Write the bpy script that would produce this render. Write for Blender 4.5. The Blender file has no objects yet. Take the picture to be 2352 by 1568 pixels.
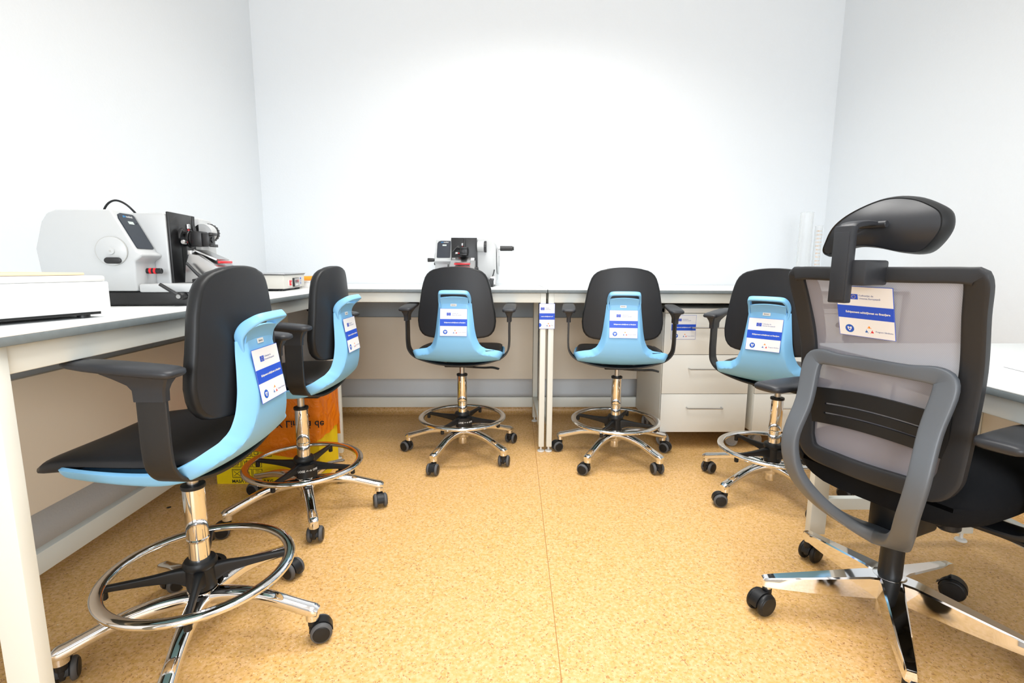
import bpy, bmesh, math, random
from mathutils import Vector, Matrix
random.seed(7)
R = math.radians
scene = bpy.context.scene
COL = scene.collection

# ------------------------------------------------------------------ camera
F_PX, W_PX = 1150.0, 2352.0
YAW, PITCH, ROLL, CAM_H = R(1.2), math.atan(172/1150), R(0.3), 1.02
fwd = Vector((math.sin(YAW)*math.cos(PITCH), math.cos(YAW)*math.cos(PITCH), -math.sin(PITCH)))
rt = Vector((math.cos(YAW), -math.sin(YAW), 0)); up = rt.cross(fwd)
r2 = rt*math.cos(ROLL) + up*math.sin(ROLL); u2 = -rt*math.sin(ROLL) + up*math.cos(ROLL)
cam_data = bpy.data.cameras.new('camera'); cam = bpy.data.objects.new('camera', cam_data); COL.objects.link(cam)
cam_data.sensor_width = 36.0; cam_data.sensor_fit = 'HORIZONTAL'; cam_data.lens = 36.0*F_PX/W_PX
cam_data.clip_start = 0.02
m = Matrix((( r2.x, u2.x, -fwd.x, 0), (r2.y, u2.y, -fwd.y, 0), (r2.z, u2.z, -fwd.z, CAM_H), (0, 0, 0, 1)))
cam.matrix_world = m
scene.camera = cam

# ------------------------------------------------------------------ light and exposure
scene.view_settings.view_transform = 'Standard'; scene.view_settings.look = 'None'
scene.view_settings.gamma = 1.0; scene.view_settings.exposure = 0.0
scene.view_settings.use_curve_mapping = False
world = bpy.data.worlds.new('daylight'); scene.world = world; world.use_nodes = True
world.node_tree.nodes['Background'].inputs[0].default_value = (0.80, 0.90, 1.0, 1)
world.node_tree.nodes['Background'].inputs[1].default_value = 1.5
def area(name, loc, rot, sx, sy, power, color, spread=180):
    l = bpy.data.lights.new(name, 'AREA'); l.shape = 'RECTANGLE'; l.size = sx; l.size_y = sy
    l.energy = power; l.color = color; l.spread = R(spread)
    o = bpy.data.objects.new(name, l); COL.objects.link(o); o.location = loc; o.rotation_euler = rot
    return o
area('window_daylight', (0.2, -2.62, 1.65), (R(90), 0, 0), 1.9, 1.4, 74, (0.915, 0.96, 1.0), 152)
area('ceiling_panel_light', (0.25, 0.95, 2.96), (0, 0, 0), 1.2, 1.2, 27, (1.0, 0.985, 0.95), 125)
area('ceiling_panel_light', (0.25, 2.20, 2.96), (0, 0, 0), 1.2, 0.6, 25, (1.0, 0.985, 0.95), 135)

# ------------------------------------------------------------------ materials
def new_mat(name):
    mt = bpy.data.materials.new(name); mt.use_nodes = True
    nt = mt.node_tree; b = nt.nodes['Principled BSDF']
    return mt, nt, b
def mat(name, col, rough=0.5, metal=0.0, bump=0.0, scale=400.0, var=0.0, spec=0.5, coat=0.0):
    mt, nt, b = new_mat(name)
    b.inputs['Base Color'].default_value = (*col, 1); b.inputs['Roughness'].default_value = rough
    b.inputs['Metallic'].default_value = metal; b.inputs['Specular IOR Level'].default_value = spec
    b.inputs['Coat Weight'].default_value = coat
    tc = nt.nodes.new('ShaderNodeTexCoord')
    n = nt.nodes.new('ShaderNodeTexNoise'); n.inputs['Scale'].default_value = scale; n.inputs['Detail'].default_value = 3
    nt.links.new(tc.outputs['Object'], n.inputs['Vector'])
    if bump > 0:
        bp = nt.nodes.new('ShaderNodeBump'); bp.inputs['Strength'].default_value = bump; bp.inputs['Distance'].default_value = 0.002
        nt.links.new(n.outputs['Fac'], bp.inputs['Height']); nt.links.new(bp.outputs['Normal'], b.inputs['Normal'])
    if var > 0:
        mx = nt.nodes.new('ShaderNodeMix'); mx.data_type = 'RGBA'
        mx.inputs['A'].default_value = (*[c*(1-var) for c in col], 1); mx.inputs['B'].default_value = (*[min(1, c*(1+var)) for c in col], 1)
        nt.links.new(n.outputs['Fac'], mx.inputs['Factor']); nt.links.new(mx.outputs['Result'], b.inputs['Base Color'])
    return mt
WALL = mat('white_plaster', (0.82, 0.85, 0.875), 0.85, bump=0.35, scale=90)
CEIL = mat('ceiling_paint', (0.85, 0.85, 0.85), 0.9, bump=0.1, scale=60)
TOP = mat('white_laminate', (0.83, 0.85, 0.85), 0.38, bump=0.02, scale=900)
TOPL = mat('pale_grey_laminate', (0.72, 0.75, 0.75), 0.45, bump=0.02, scale=900)
EDGE = mat('grey_core_edge', (0.17, 0.20, 0.21), 0.55, var=0.15, scale=60)
FRAME = mat('light_grey_powder_coat', (0.76, 0.78, 0.73), 0.45, bump=0.05, scale=900)
PANEL = mat('off_white_panel', (0.80, 0.73, 0.62), 0.6, bump=0.03, scale=500)
CAB = mat('cabinet_white', (0.86, 0.87, 0.83), 0.5, bump=0.03, scale=700)
CABS = mat('cabinet_edge_grey', (0.45, 0.45, 0.43), 0.5)
DARK = mat('dark_gap', (0.02, 0.02, 0.02), 0.7)
BLK = mat('black_plastic', (0.010, 0.011, 0.0125), 0.42, bump=0.08, scale=900, spec=0.35)
PU = mat('black_polyurethane', (0.016, 0.017, 0.020), 0.42, bump=0.06, scale=1200, spec=0.35)
GREYP = mat('grey_black_plastic', (0.026, 0.028, 0.033), 0.40, bump=0.06, scale=1200, spec=0.4)
BLUE = mat('sky_blue_plastic', (0.235, 0.56, 0.90), 0.42, bump=0.05, scale=1200)
CHROME = mat('chrome', (0.82, 0.82, 0.83), 0.06, 1.0)
STEEL = mat('brushed_steel', (0.55, 0.55, 0.55), 0.28, 1.0)
TYRE = mat('grey_caster_tread', (0.085, 0.086, 0.09), 0.6)
CGREY = mat('caster_grey', (0.35, 0.36, 0.38), 0.5)
SEATF = mat('black_fabric', (0.010, 0.011, 0.013), 0.95, bump=0.6, scale=1500, spec=0.1)
SPINE = mat('grey_nylon', (0.105, 0.118, 0.135), 0.42, bump=0.05, scale=1000)
DGREY = mat('charcoal_frame', (0.022, 0.023, 0.026), 0.48, bump=0.06, scale=900, spec=0.35)
WHITE = mat('machine_white', (0.53, 0.545, 0.55), 0.35, bump=0.05, scale=800)
WPLAIN = mat('white_enamel', (0.82, 0.83, 0.82), 0.4)
CREAM = mat('cream_enamel', (0.70, 0.68, 0.62), 0.45, var=0.03, scale=30)
MBLK = mat('anodised_black', (0.012, 0.012, 0.013), 0.38, bump=0.1, scale=500)
RED = mat('red_plastic', (0.75, 0.02, 0.03), 0.35)
NAVY = mat('navy_display_panel', (0.015, 0.022, 0.035), 0.35)
LCD = mat('lcd_grey', (0.55, 0.62, 0.60), 0.3)
PAPER = mat('sticker_white', (0.84, 0.85, 0.87), 0.5)
SBLUE = mat('sticker_blue', (0.01, 0.08, 0.62), 0.45)
SCY = mat('emblem_blue', (0.02, 0.14, 0.50), 0.45)
SYEL = mat('sticker_yellow', (0.80, 0.60, 0.05), 0.5)
SORG = mat('sticker_orange', (0.90, 0.30, 0.02), 0.5)
SRED = mat('sticker_red', (0.75, 0.01, 0.03), 0.5)
INK = mat('ink_blue', (0.05, 0.10, 0.35), 0.6)
BINK = mat('ink_black', (0.012, 0.012, 0.012), 0.7)
YEL = mat('yellow_cardboard', (0.90, 0.68, 0.0), 0.65, bump=0.1, scale=60, var=0.06)
ORG = mat('orange_pencil', (0.95, 0.33, 0.01), 0.4)
WOOD = mat('pale_wood', (0.75, 0.60, 0.42), 0.6)

def lino():
    mt, nt, b = new_mat('speckled_linoleum'); L = nt.links
    tc = nt.nodes.new('ShaderNodeTexCoord')
    def noise(sc, det=2.0):
        n = nt.nodes.new('ShaderNodeTexNoise'); n.inputs['Scale'].default_value = sc; n.inputs['Detail'].default_value = det
        L.new(tc.outputs['Object'], n.inputs['Vector']); return n
    def ramp(src, a, b_):
        r = nt.nodes.new('ShaderNodeMapRange'); r.inputs['From Min'].default_value = a; r.inputs['From Max'].default_value = b_
        L.new(src, r.inputs['Value']); return r.outputs['Result']
    def mix(fac, A, B):
        mx = nt.nodes.new('ShaderNodeMix'); mx.data_type = 'RGBA'
        if isinstance(A, tuple): mx.inputs['A'].default_value = (*A, 1)
        else: L.new(A, mx.inputs['A'])
        mx.inputs['B'].default_value = (*B, 1); L.new(fac, mx.inputs['Factor']); return mx.outputs['Result']
    base = mix(ramp(noise(95, 3).outputs['Fac'], 0.35, 0.65), (0.68, 0.390, 0.108), (0.83, 0.530, 0.258))
    c1 = mix(ramp(noise(170).outputs['Fac'], 0.60, 0.68), base, (0.42, 0.19, 0.06))
    c2 = mix(ramp(noise(230).outputs['Fac'], 0.66, 0.74), c1, (0.90, 0.78, 0.55))
    n4 = nt.nodes.new('ShaderNodeTexNoise'); n4.inputs['Scale'].default_value = 300; n4.noise_dimensions = '4D'; n4.inputs['W'].default_value = 3.3
    L.new(tc.outputs['Object'], n4.inputs['Vector'])
    c3 = mix(ramp(n4.outputs['Fac'], 0.69, 0.74), c2, (0.10, 0.055, 0.03))
    big = mix(ramp(noise(3, 3).outputs['Fac'], 0.2, 0.9), c3, (0.74, 0.46, 0.17))
    mx = nt.nodes.new('ShaderNodeMix'); mx.data_type = 'RGBA'; mx.inputs['Factor'].default_value = 0.22
    L.new(c3, mx.inputs['A']); L.new(big, mx.inputs['B']); L.new(mx.outputs['Result'], b.inputs['Base Color'])
    b.inputs['Roughness'].default_value = 0.42
    bp = nt.nodes.new('ShaderNodeBump'); bp.inputs['Strength'].default_value = 0.12; bp.inputs['Distance'].default_value = 0.001
    L.new(noise(60).outputs['Fac'], bp.inputs['Height']); L.new(bp.outputs['Normal'], b.inputs['Normal'])
    return mt
LINO = lino()
def mesh_fabric():
    mt, nt, b = new_mat('lilac_mesh_fabric'); L = nt.links
    b.inputs['Roughness'].default_value = 0.9
    tc = nt.nodes.new('ShaderNodeTexCoord'); w = nt.nodes.new('ShaderNodeTexWave'); w.inputs['Scale'].default_value = 140
    w.wave_type = 'BANDS'; w.bands_direction = 'DIAGONAL'; L.new(tc.outputs['Object'], w.inputs['Vector'])
    mx = nt.nodes.new('ShaderNodeMix'); mx.data_type = 'RGBA'; mx.inputs['A'].default_value = (0.31, 0.295, 0.335, 1); mx.inputs['B'].default_value = (0.37, 0.355, 0.40, 1)
    L.new(w.outputs['Fac'], mx.inputs['Factor']); L.new(mx.outputs['Result'], b.inputs['Base Color'])
    tr = nt.nodes.new('ShaderNodeBsdfTransparent'); tl = nt.nodes.new('ShaderNodeBsdfTranslucent'); tl.inputs[0].default_value = (0.36, 0.345, 0.385, 1)
    m1 = nt.nodes.new('ShaderNodeMixShader'); m1.inputs[0].default_value = 0.25
    m2 = nt.nodes.new('ShaderNodeMixShader'); m2.inputs[0].default_value = 0.16
    L.new(b.outputs[0], m1.inputs[1]); L.new(tl.outputs[0], m1.inputs[2]); L.new(m1.outputs[0], m2.inputs[1]); L.new(tr.outputs[0], m2.inputs[2])
    L.new(m2.outputs[0], nt.nodes['Material Output'].inputs[0]); return mt
MESHF = mesh_fabric()
def clear_plastic():
    mt, nt, b = new_mat('clear_plastic'); L = nt.links
    b.inputs['Base Color'].default_value = (0.85, 0.87, 0.87, 1); b.inputs['Roughness'].default_value = 0.15
    tr = nt.nodes.new('ShaderNodeBsdfTransparent'); lw = nt.nodes.new('ShaderNodeLayerWeight'); lw.inputs[0].default_value = 0.35
    mr = nt.nodes.new('ShaderNodeMapRange'); mr.inputs['To Min'].default_value = 0.07; mr.inputs['To Max'].default_value = 0.75
    L.new(lw.outputs['Facing'], mr.inputs['Value'])
    m2 = nt.nodes.new('ShaderNodeMixShader'); L.new(mr.outputs['Result'], m2.inputs[0]); L.new(tr.outputs[0], m2.inputs[1]); L.new(b.outputs[0], m2.inputs[2])
    L.new(m2.outputs[0], nt.nodes['Material Output'].inputs[0]); return mt
CLEAR = clear_plastic()
def bagmat():
    mt, nt, b = new_mat('orange_film'); L = nt.links
    b.inputs['Base Color'].default_value = (1.0, 0.31, 0.01, 1); b.inputs['Roughness'].default_value = 0.28
    tr = nt.nodes.new('ShaderNodeBsdfTransparent'); tr.inputs[0].default_value = (1.0, 0.62, 0.15, 1)
    tl = nt.nodes.new('ShaderNodeBsdfTranslucent'); tl.inputs[0].default_value = (1.0, 0.32, 0.015, 1)
    m1 = nt.nodes.new('ShaderNodeMixShader'); m1.inputs[0].default_value = 0.3; L.new(b.outputs[0], m1.inputs[1]); L.new(tl.outputs[0], m1.inputs[2])
    m2 = nt.nodes.new('ShaderNodeMixShader'); m2.inputs[0].default_value = 0.14
    L.new(m1.outputs[0], m2.inputs[1]); L.new(tr.outputs[0], m2.inputs[2]); L.new(m2.outputs[0], nt.nodes['Material Output'].inputs[0])
    tc = nt.nodes.new('ShaderNodeTexCoord'); n = nt.nodes.new('ShaderNodeTexNoise'); n.inputs['Scale'].default_value = 14; n.inputs['Detail'].default_value = 4; n.inputs['Distortion'].default_value = 1.5
    L.new(tc.outputs['Object'], n.inputs['Vector']); bp = nt.nodes.new('ShaderNodeBump'); bp.inputs['Strength'].default_value = 0.6; bp.inputs['Distance'].default_value = 0.02
    L.new(n.outputs['Fac'], bp.inputs['Height']); L.new(bp.outputs['Normal'], b.inputs['Normal']); return mt
BAG = bagmat()
def led_mat():
    mt, nt, b = new_mat('red_led'); b.inputs['Base Color'].default_value = (0.6, 0.02, 0.03, 1)
    b.inputs['Emission Color'].default_value = (1, 0.05, 0.08, 1); b.inputs['Emission Strength'].default_value = 0.6; return mt
LED = led_mat()

# ------------------------------------------------------------------ mesh helpers
class M:
    def __init__(s): s.v = []; s.f = []; s.mi = []
    def add(s, vs, fs, mi=0, mx=None):
        n = len(s.v)
        s.v += [tuple(mx @ Vector(v)) if mx is not None else tuple(v) for v in vs]
        s.f += [tuple(i+n for i in f) for f in fs]; s.mi += [mi]*len(fs); return s
    def box(s, c, d, bev=0.0, mi=0, mx=None, seg=2):
        bm = bmesh.new(); bmesh.ops.create_cube(bm, size=1)
        for v in bm.verts: v.co = Vector((v.co.x*d[0], v.co.y*d[1], v.co.z*d[2]))
        if bev > 0: bmesh.ops.bevel(bm, geom=list(bm.edges), offset=min(bev, min(d)*0.45), segments=seg, affect='EDGES', profile=0.5)
        for v in bm.verts: v.co += Vector(c)
        s.bm(bm, mi, mx); return s
    def bm(s, bm, mi=0, mx=None):
        bm.verts.index_update()
        s.add([v.co.copy() for v in bm.verts], [tuple(v.index for v in f.verts) for f in bm.faces], mi, mx); bm.free(); return s
    def lathe(s, prof, n=24, mi=0, mx=None):
        vs = []; fs = []; k = len(prof)
        for i in range(n):
            a = 2*math.pi*i/n
            for r, z in prof: vs.append((r*math.cos(a), r*math.sin(a), z))
        for i in range(n):
            j = (i+1) % n
            for q in range(k-1): fs.append((i*k+q, j*k+q, j*k+q+1, i*k+q+1))
        if prof[0][0] > 1e-6: fs.append(tuple(i*k for i in reversed(range(n))))
        if prof[-1][0] > 1e-6: fs.append(tuple(i*k+k-1 for i in range(n)))
        return s.add(vs, fs, mi, mx)
    def cyl(s, c, r, h, axis='Z', n=20, bev=0.0, mi=0, mx=None):
        b = min(bev, r*0.5, h*0.4)
        pr = [(r-b, -h/2), (r, -h/2+b), (r, h/2-b), (r-b, h/2)] if b > 0 else [(r, -h/2), (r, h/2)]
        rot = {'Z': Matrix.Identity(4), 'X': Matrix.Rotation(R(90), 4, 'Y'), 'Y': Matrix.Rotation(R(-90), 4, 'X')}[axis]
        T = Matrix.Translation(Vector(c)) @ rot
        if mx is not None: T = mx @ T
        return s.lathe(pr, n, mi, T)
    def loft(s, rings, caps=True, mi=0, mx=None, closed=True):
        vs = [p for r in rings for p in r]; n = len(rings[0]); fs = []
        for i in range(len(rings)-1):
            for j in range(n if closed else n-1):
                k = (j+1) % n; fs.append((i*n+j, i*n+k, (i+1)*n+k, (i+1)*n+j))
        if caps and closed:
            fs.append(tuple(reversed(range(n)))); fs.append(tuple((len(rings)-1)*n+j for j in range(n)))
        return s.add(vs, fs, mi, mx)
    def sweep(s, path, hint, p=4.0, n=16, sub=5, mi=0, mx=None, caps=True, loop=False):
        """path rows: x,y,z,size_along_hint,size_across"""
        pts = catmull(path, sub, loop); rings = []; N = len(pts)
        for i, q in enumerate(pts):
            a = Vector(pts[(i-1) % N if loop else max(i-1, 0)][:3]); b = Vector(pts[(i+1) % N if loop else min(i+1, N-1)][:3])
            T = (b-a).normalized(); h = Vector(hint(Vector(q[:3])) if callable(hint) else hint)
            A = (h - T*h.dot(T)).normalized(); B = T.cross(A); o = Vector(q[:3]); ring = []
            for j in range(n):
                t = 2*math.pi*(j+0.5)/n; c_, s_ = math.cos(t), math.sin(t)
                x = math.copysign(abs(c_)**(2/p), c_)*q[3]/2; y = math.copysign(abs(s_)**(2/p), s_)*q[4]/2
                ring.append(o + A*x + B*y)
            rings.append(ring)
        if loop: rings.append(rings[0]); caps = False
        return s.loft(rings, caps, mi, mx)
    def prism(s, out, plane, a, b, bev=0.0, mi=0, mx=None, seg=2):
        """outline 2D extruded between a and b along the axis left over; plane 'XY','YZ','XZ'"""
        bm = bmesh.new()
        def P(u, v, w): return {'XY': (u, v, w), 'YZ': (w, u, v), 'XZ': (u, w, v)}[plane]
        v1 = [bm.verts.new(P(u, v, a)) for u, v in out]; v2 = [bm.verts.new(P(u, v, b)) for u, v in out]; n = len(out)
        bm.faces.new(v1); bm.faces.new(list(reversed(v2)))
        for i in range(n): bm.faces.new((v1[i], v2[i], v2[(i+1) % n], v1[(i+1) % n]))
        bmesh.ops.recalc_face_normals(bm, faces=bm.faces)
        if bev > 0:
            es = [e for e in bm.edges if e.calc_face_angle(0) > R(25)]
            bmesh.ops.bevel(bm, geom=es, offset=bev, segments=seg, affect='EDGES', profile=0.5, clamp_overlap=True)
        return s.bm(bm, mi, mx)
    def build(s, name, mats, parent=None, loc=(0, 0, 0), rot=(0, 0, 0), angle=38, flip=True):
        me = bpy.data.meshes.new(name); me.from_pydata(s.v, [], s.f)
        for q in (mats if isinstance(mats, (list, tuple)) else [mats]): me.materials.append(q)
        me.polygons.foreach_set('material_index', s.mi); me.validate()
        bm = bmesh.new(); bm.from_mesh(me)
        if flip: bmesh.ops.recalc_face_normals(bm, faces=bm.faces)
        bm.to_mesh(me); bm.free()
        me.polygons.foreach_set('use_smooth', [True]*len(me.polygons)); me.set_sharp_from_angle(angle=R(angle))
        o = bpy.data.objects.new(name, me); COL.objects.link(o); o.location = loc; o.rotation_euler = rot
        if parent is not None: o.parent = parent
        return o
def catmull(P, sub, loop=False):
    P = [tuple(map(float, p)) for p in P]; out = []; n = len(P)
    segs = n if loop else n-1
    for i in range(segs):
        g = (lambda k: P[k % n]) if loop else (lambda k: P[min(max(k, 0), n-1)])
        p0, p1, p2, p3 = g(i-1), g(i), g(i+1), g(i+2)
        for k in range(sub):
            t = k/sub
            out.append(tuple(0.5*(2*b + (c-a)*t + (2*a-5*b+4*c-d)*t*t + (3*b-a-3*c+d)*t**3) for a, b, c, d in zip(p0, p1, p2, p3)))
    if not loop: out.append(P[-1])
    return out
def lerp1(tab, x):
    if x <= tab[0][0]: return tab[0][1]
    for (a, b), (c, d) in zip(tab, tab[1:]):
        if x <= c: return b + (d-b)*(x-a)/(c-a)
    return tab[-1][1]
def smooth1(tab, x):
    if x <= tab[0][0]: return tab[0][1]
    if x >= tab[-1][0]: return tab[-1][1]
    for i in range(len(tab)-1):
        if x <= tab[i+1][0]:
            a = tab[max(i-1, 0)][1]; b = tab[i][1]; c = tab[i+1][1]; d = tab[min(i+2, len(tab)-1)][1]
            t = (x-tab[i][0])/(tab[i+1][0]-tab[i][0])
            return 0.5*(2*b+(c-a)*t+(2*a-5*b+4*c-d)*t*t+(3*b-a-3*c+d)*t**3)
def tag(o, label=None, cat=None, group=None, kind=None):
    if label: o['label'] = label
    if cat: o['category'] = cat
    if group: o['group'] = group
    if kind: o['kind'] = kind
    return o
def thing(name, label, cat, loc=(0, 0, 0), rz=0.0, group=None):
    o = bpy.data.objects.new(name, None); COL.objects.link(o); o.empty_display_size = 0.1
    o.location = loc; o.rotation_euler = (0, 0, rz); return tag(o, label, cat, group)
def struct(o): o['kind'] = 'structure'; return o
def dup(o, parent=None):
    c = o.copy(); COL.objects.link(c); c.parent = parent
    for ch in list(o.children): dup(ch, c)
    return c
_tc = {}
def text_geo(s, size, align='CENTER', bold=0.0):
    key = (s, size, align, bold)
    if key not in _tc:
        cu = bpy.data.curves.new('t', 'FONT'); cu.body = s; cu.size = size; cu.align_x = align; cu.align_y = 'CENTER'
        cu.offset = bold; cu.resolution_u = 2
        ob = bpy.data.objects.new('t', cu); COL.objects.link(ob)
        dg = bpy.context.evaluated_depsgraph_get(); me = ob.evaluated_get(dg).to_mesh()
        _tc[key] = ([v.co.copy() for v in me.vertices], [tuple(p.vertices) for p in me.polygons])
        ob.evaluated_get(dg).to_mesh_clear(); bpy.data.objects.remove(ob); bpy.data.curves.remove(cu)
    return _tc[key]
XZ = Matrix.Rotation(R(90), 4, 'X')      # text plane XY -> XZ, facing -y
def put_text(mb, s, size, x, z, y, mi, align='CENTER', bold=0.0, mx=None, sx=1.0, flipz=False):
    vs, fs = text_geo(s, size, align, bold)
    T = Matrix.Translation((x, y, z)) @ XZ @ Matrix.Diagonal((sx, -1 if flipz else 1, 1, 1))
    if mx is not None: T = mx @ T
    mb.add(vs, fs, mi, T)

# ------------------------------------------------------------------ room
XL, XR, YB, YR, ZC = -1.575, 2.18, 3.42, -2.7, 3.0
def slab(name, c, d, mt):
    o = M().box((0, 0, 0), d).build(name, mt, loc=c); return struct(o)
cx, cy = (XL+XR)/2, (YB+YR)/2
slab('floor', (cx, cy, -0.05), (XR-XL+0.4, YB-YR+0.4, 0.1), LINO)
slab('ceiling', (cx, cy, ZC+0.05), (XR-XL+0.4, YB-YR+0.4, 0.1), CEIL)
slab('wall_back', (cx, YB+0.06, ZC/2), (XR-XL+0.4, 0.12, ZC), WALL)
slab('wall_left', (XL-0.06, cy, ZC/2), (0.12, YB-YR, ZC), WALL)
slab('wall_right', (XR+0.06, cy, ZC/2), (0.12, YB-YR, ZC), WALL)
fr = M()
x0, x1, z0, z1 = -1.15, 1.55, 0.95, 2.55
fr.box(((XL+x0)/2, YR-0.1, ZC/2), (x0-XL, 0.2, ZC)); fr.box(((XR+x1)/2, YR-0.1, ZC/2), (XR-x1, 0.2, ZC))
fr.box(((x0+x1)/2, YR-0.1, z0/2), (x1-x0, 0.2, z0)); fr.box(((x0+x1)/2, YR-0.1, (z1+ZC)/2), (x1-x0, 0.2, ZC-z1))
struct(fr.build('wall_front', WALL))
def cove(name, a, b, inward, hs=1.0):
    a = Vector(a); b = Vector(b); n = Vector(inward); rings = []
    prof = [(0, 0.0), (0, 0.098), (0.003, 0.100), (0.005, 0.098), (0.006, 0.03), (0.010, 0.014), (0.020, 0.005), (0.034, 0.0012), (0.034, 0.0)]
    for p in (a, b): rings.append([p + n*u + Vector((0, 0, w*(hs if w > 0.02 else 1))) for u, w in prof])
    return struct(M().loft(rings).build(name, LINO))
cove('baseboard_back', (XL, YB, 0), (XR, YB, 0), (0, -1, 0))
cove('baseboard_left', (XL, YR, 0), (XL, YB-0.034, 0), (1, 0, 0), 0.58)
cove('baseboard_right', (XR, YR, 0), (XR, YB-0.034, 0), (-1, 0, 0))
# welded seam in the linoleum
sm = M(); sm.sweep([(0.118, -0.5, 0.0003, 0.0016, 0.0022), (0.151, 1.10, 0.0003, 0.0016, 0.0022), (0.205, 3.24, 0.0003, 0.0016, 0.0022), (0.208, 3.38, 0.0003, 0.0016, 0.0022)], (0, 0, 1), n=6)
struct(sm.build('trim_1', mat('weld_thread', (0.45, 0.21, 0.05), 0.5)))
tag(M().lathe([(0.0, 0.0004), (0.009, 0.0004), (0.009, 0.0)], 16).build('floor_mark', DARK, loc=(-1.413, 2.03, 0)), 'small black spot on the floor by the left desk rail', 'floor mark')

# ------------------------------------------------------------------ desks
HT = 0.902
def foot_bm(b, x, y):
    b.lathe([(0.0, 0.0), (0.019, 0.0), (0.020, 0.003), (0.017, 0.008), (0.006, 0.011), (0.005, 0.045), (0.0, 0.045)], 16, mx=Matrix.Translation((x, y, 0)))
def desk(root, L, D, legs_at, Hh=HT, ap=0.052, topm=TOP, panel=True, mid=()):
    """local frame: user side at y=0, wall side y=D, x runs along the desk"""
    M().box((L/2, D/2, Hh-0.0015), (L-0.001, D, 0.003), 0.0008).build('desk_top', topm, root)
    M().box((L/2, D/2, Hh-0.011), (L-0.001, D+0.0015, 0.016), 0.002).build('top_core', EDGE, root)
    zt = Hh-0.019
    M().box((L/2, 0.035, zt-ap/2), (L-0.03, 0.03, ap), 0.003).build('apron', FRAME, root)
    M().box((L/2, D-0.22, zt-ap/2), (L-0.03, 0.03, ap), 0.003).build('rear_apron', FRAME, root)
    for x in legs_at:
        for y in (0.035, D-0.20):
            b = M(); b.box((x, y+0.01, (zt+0.035)/2), (0.030, 0.060, zt-0.035), 0.003); b.build('leg', FRAME, root)
            b = M(); foot_bm(b, x, y+0.01); b.build('levelling_foot', WPLAIN, root)
        M().box((x, D/2-0.075, 0.155), (0.028, D-0.30, 0.045), 0.003).build('side_rail', FRAME, root)
        M().box((x, D/2-0.075, zt-0.02), (0.028, D-0.30, 0.04), 0.003).build('top_rail', FRAME, root)
    xs = sorted(legs_at)
    for a, b_ in zip(xs, xs[1:]):
        M().box(((a+b_)/2, D-0.175, 0.130), (b_-a-0.03, 0.03, 0.068), 0.003).build('long_rail', FRAME, root)
        if panel: M().box(((a+b_)/2, D-0.183, 0.491), (b_-a-0.032, 0.018, 0.406), 0.002).build('modesty_panel', PANEL, root)
d1 = thing('lab_desk', 'white-topped lab desk along the back wall, left one, microtome standing on it', 'desk', (XL+0.012, 2.632, 0), 0, 'white lab desks')
desk(d1, 0.240-XL-0.012, YB-2.632-0.004, [0.40, 0.240-XL-0.012-0.020])
d2 = thing('lab_desk', 'white-topped lab desk along the back wall, right one, over the drawer cabinets', 'desk', (0.243, 2.632, 0), 0, 'white lab desks')
desk(d2, XR-0.243-0.012, YB-2.632-0.004, [0.020, XR-0.243-0.045])
LD = 0.745
d3 = thing('lab_desk', 'white-topped lab desk along the left wall carrying the larger-looking microtome', 'desk', (-0.828, 0.800, 0), R(90), 'white lab desks')
desk(d3, 1.828, LD, [0.045, 1.828-0.052])
# low desk on the right
d4 = thing('low_desk', 'low pale grey desk at the right wall beyond the mesh office chair', 'desk', (1.135, 1.785, 0), R(-90))
desk(d4, 1.70, 0.80, [0.050, 1.65], Hh=0.75, topm=TOPL)

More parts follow.
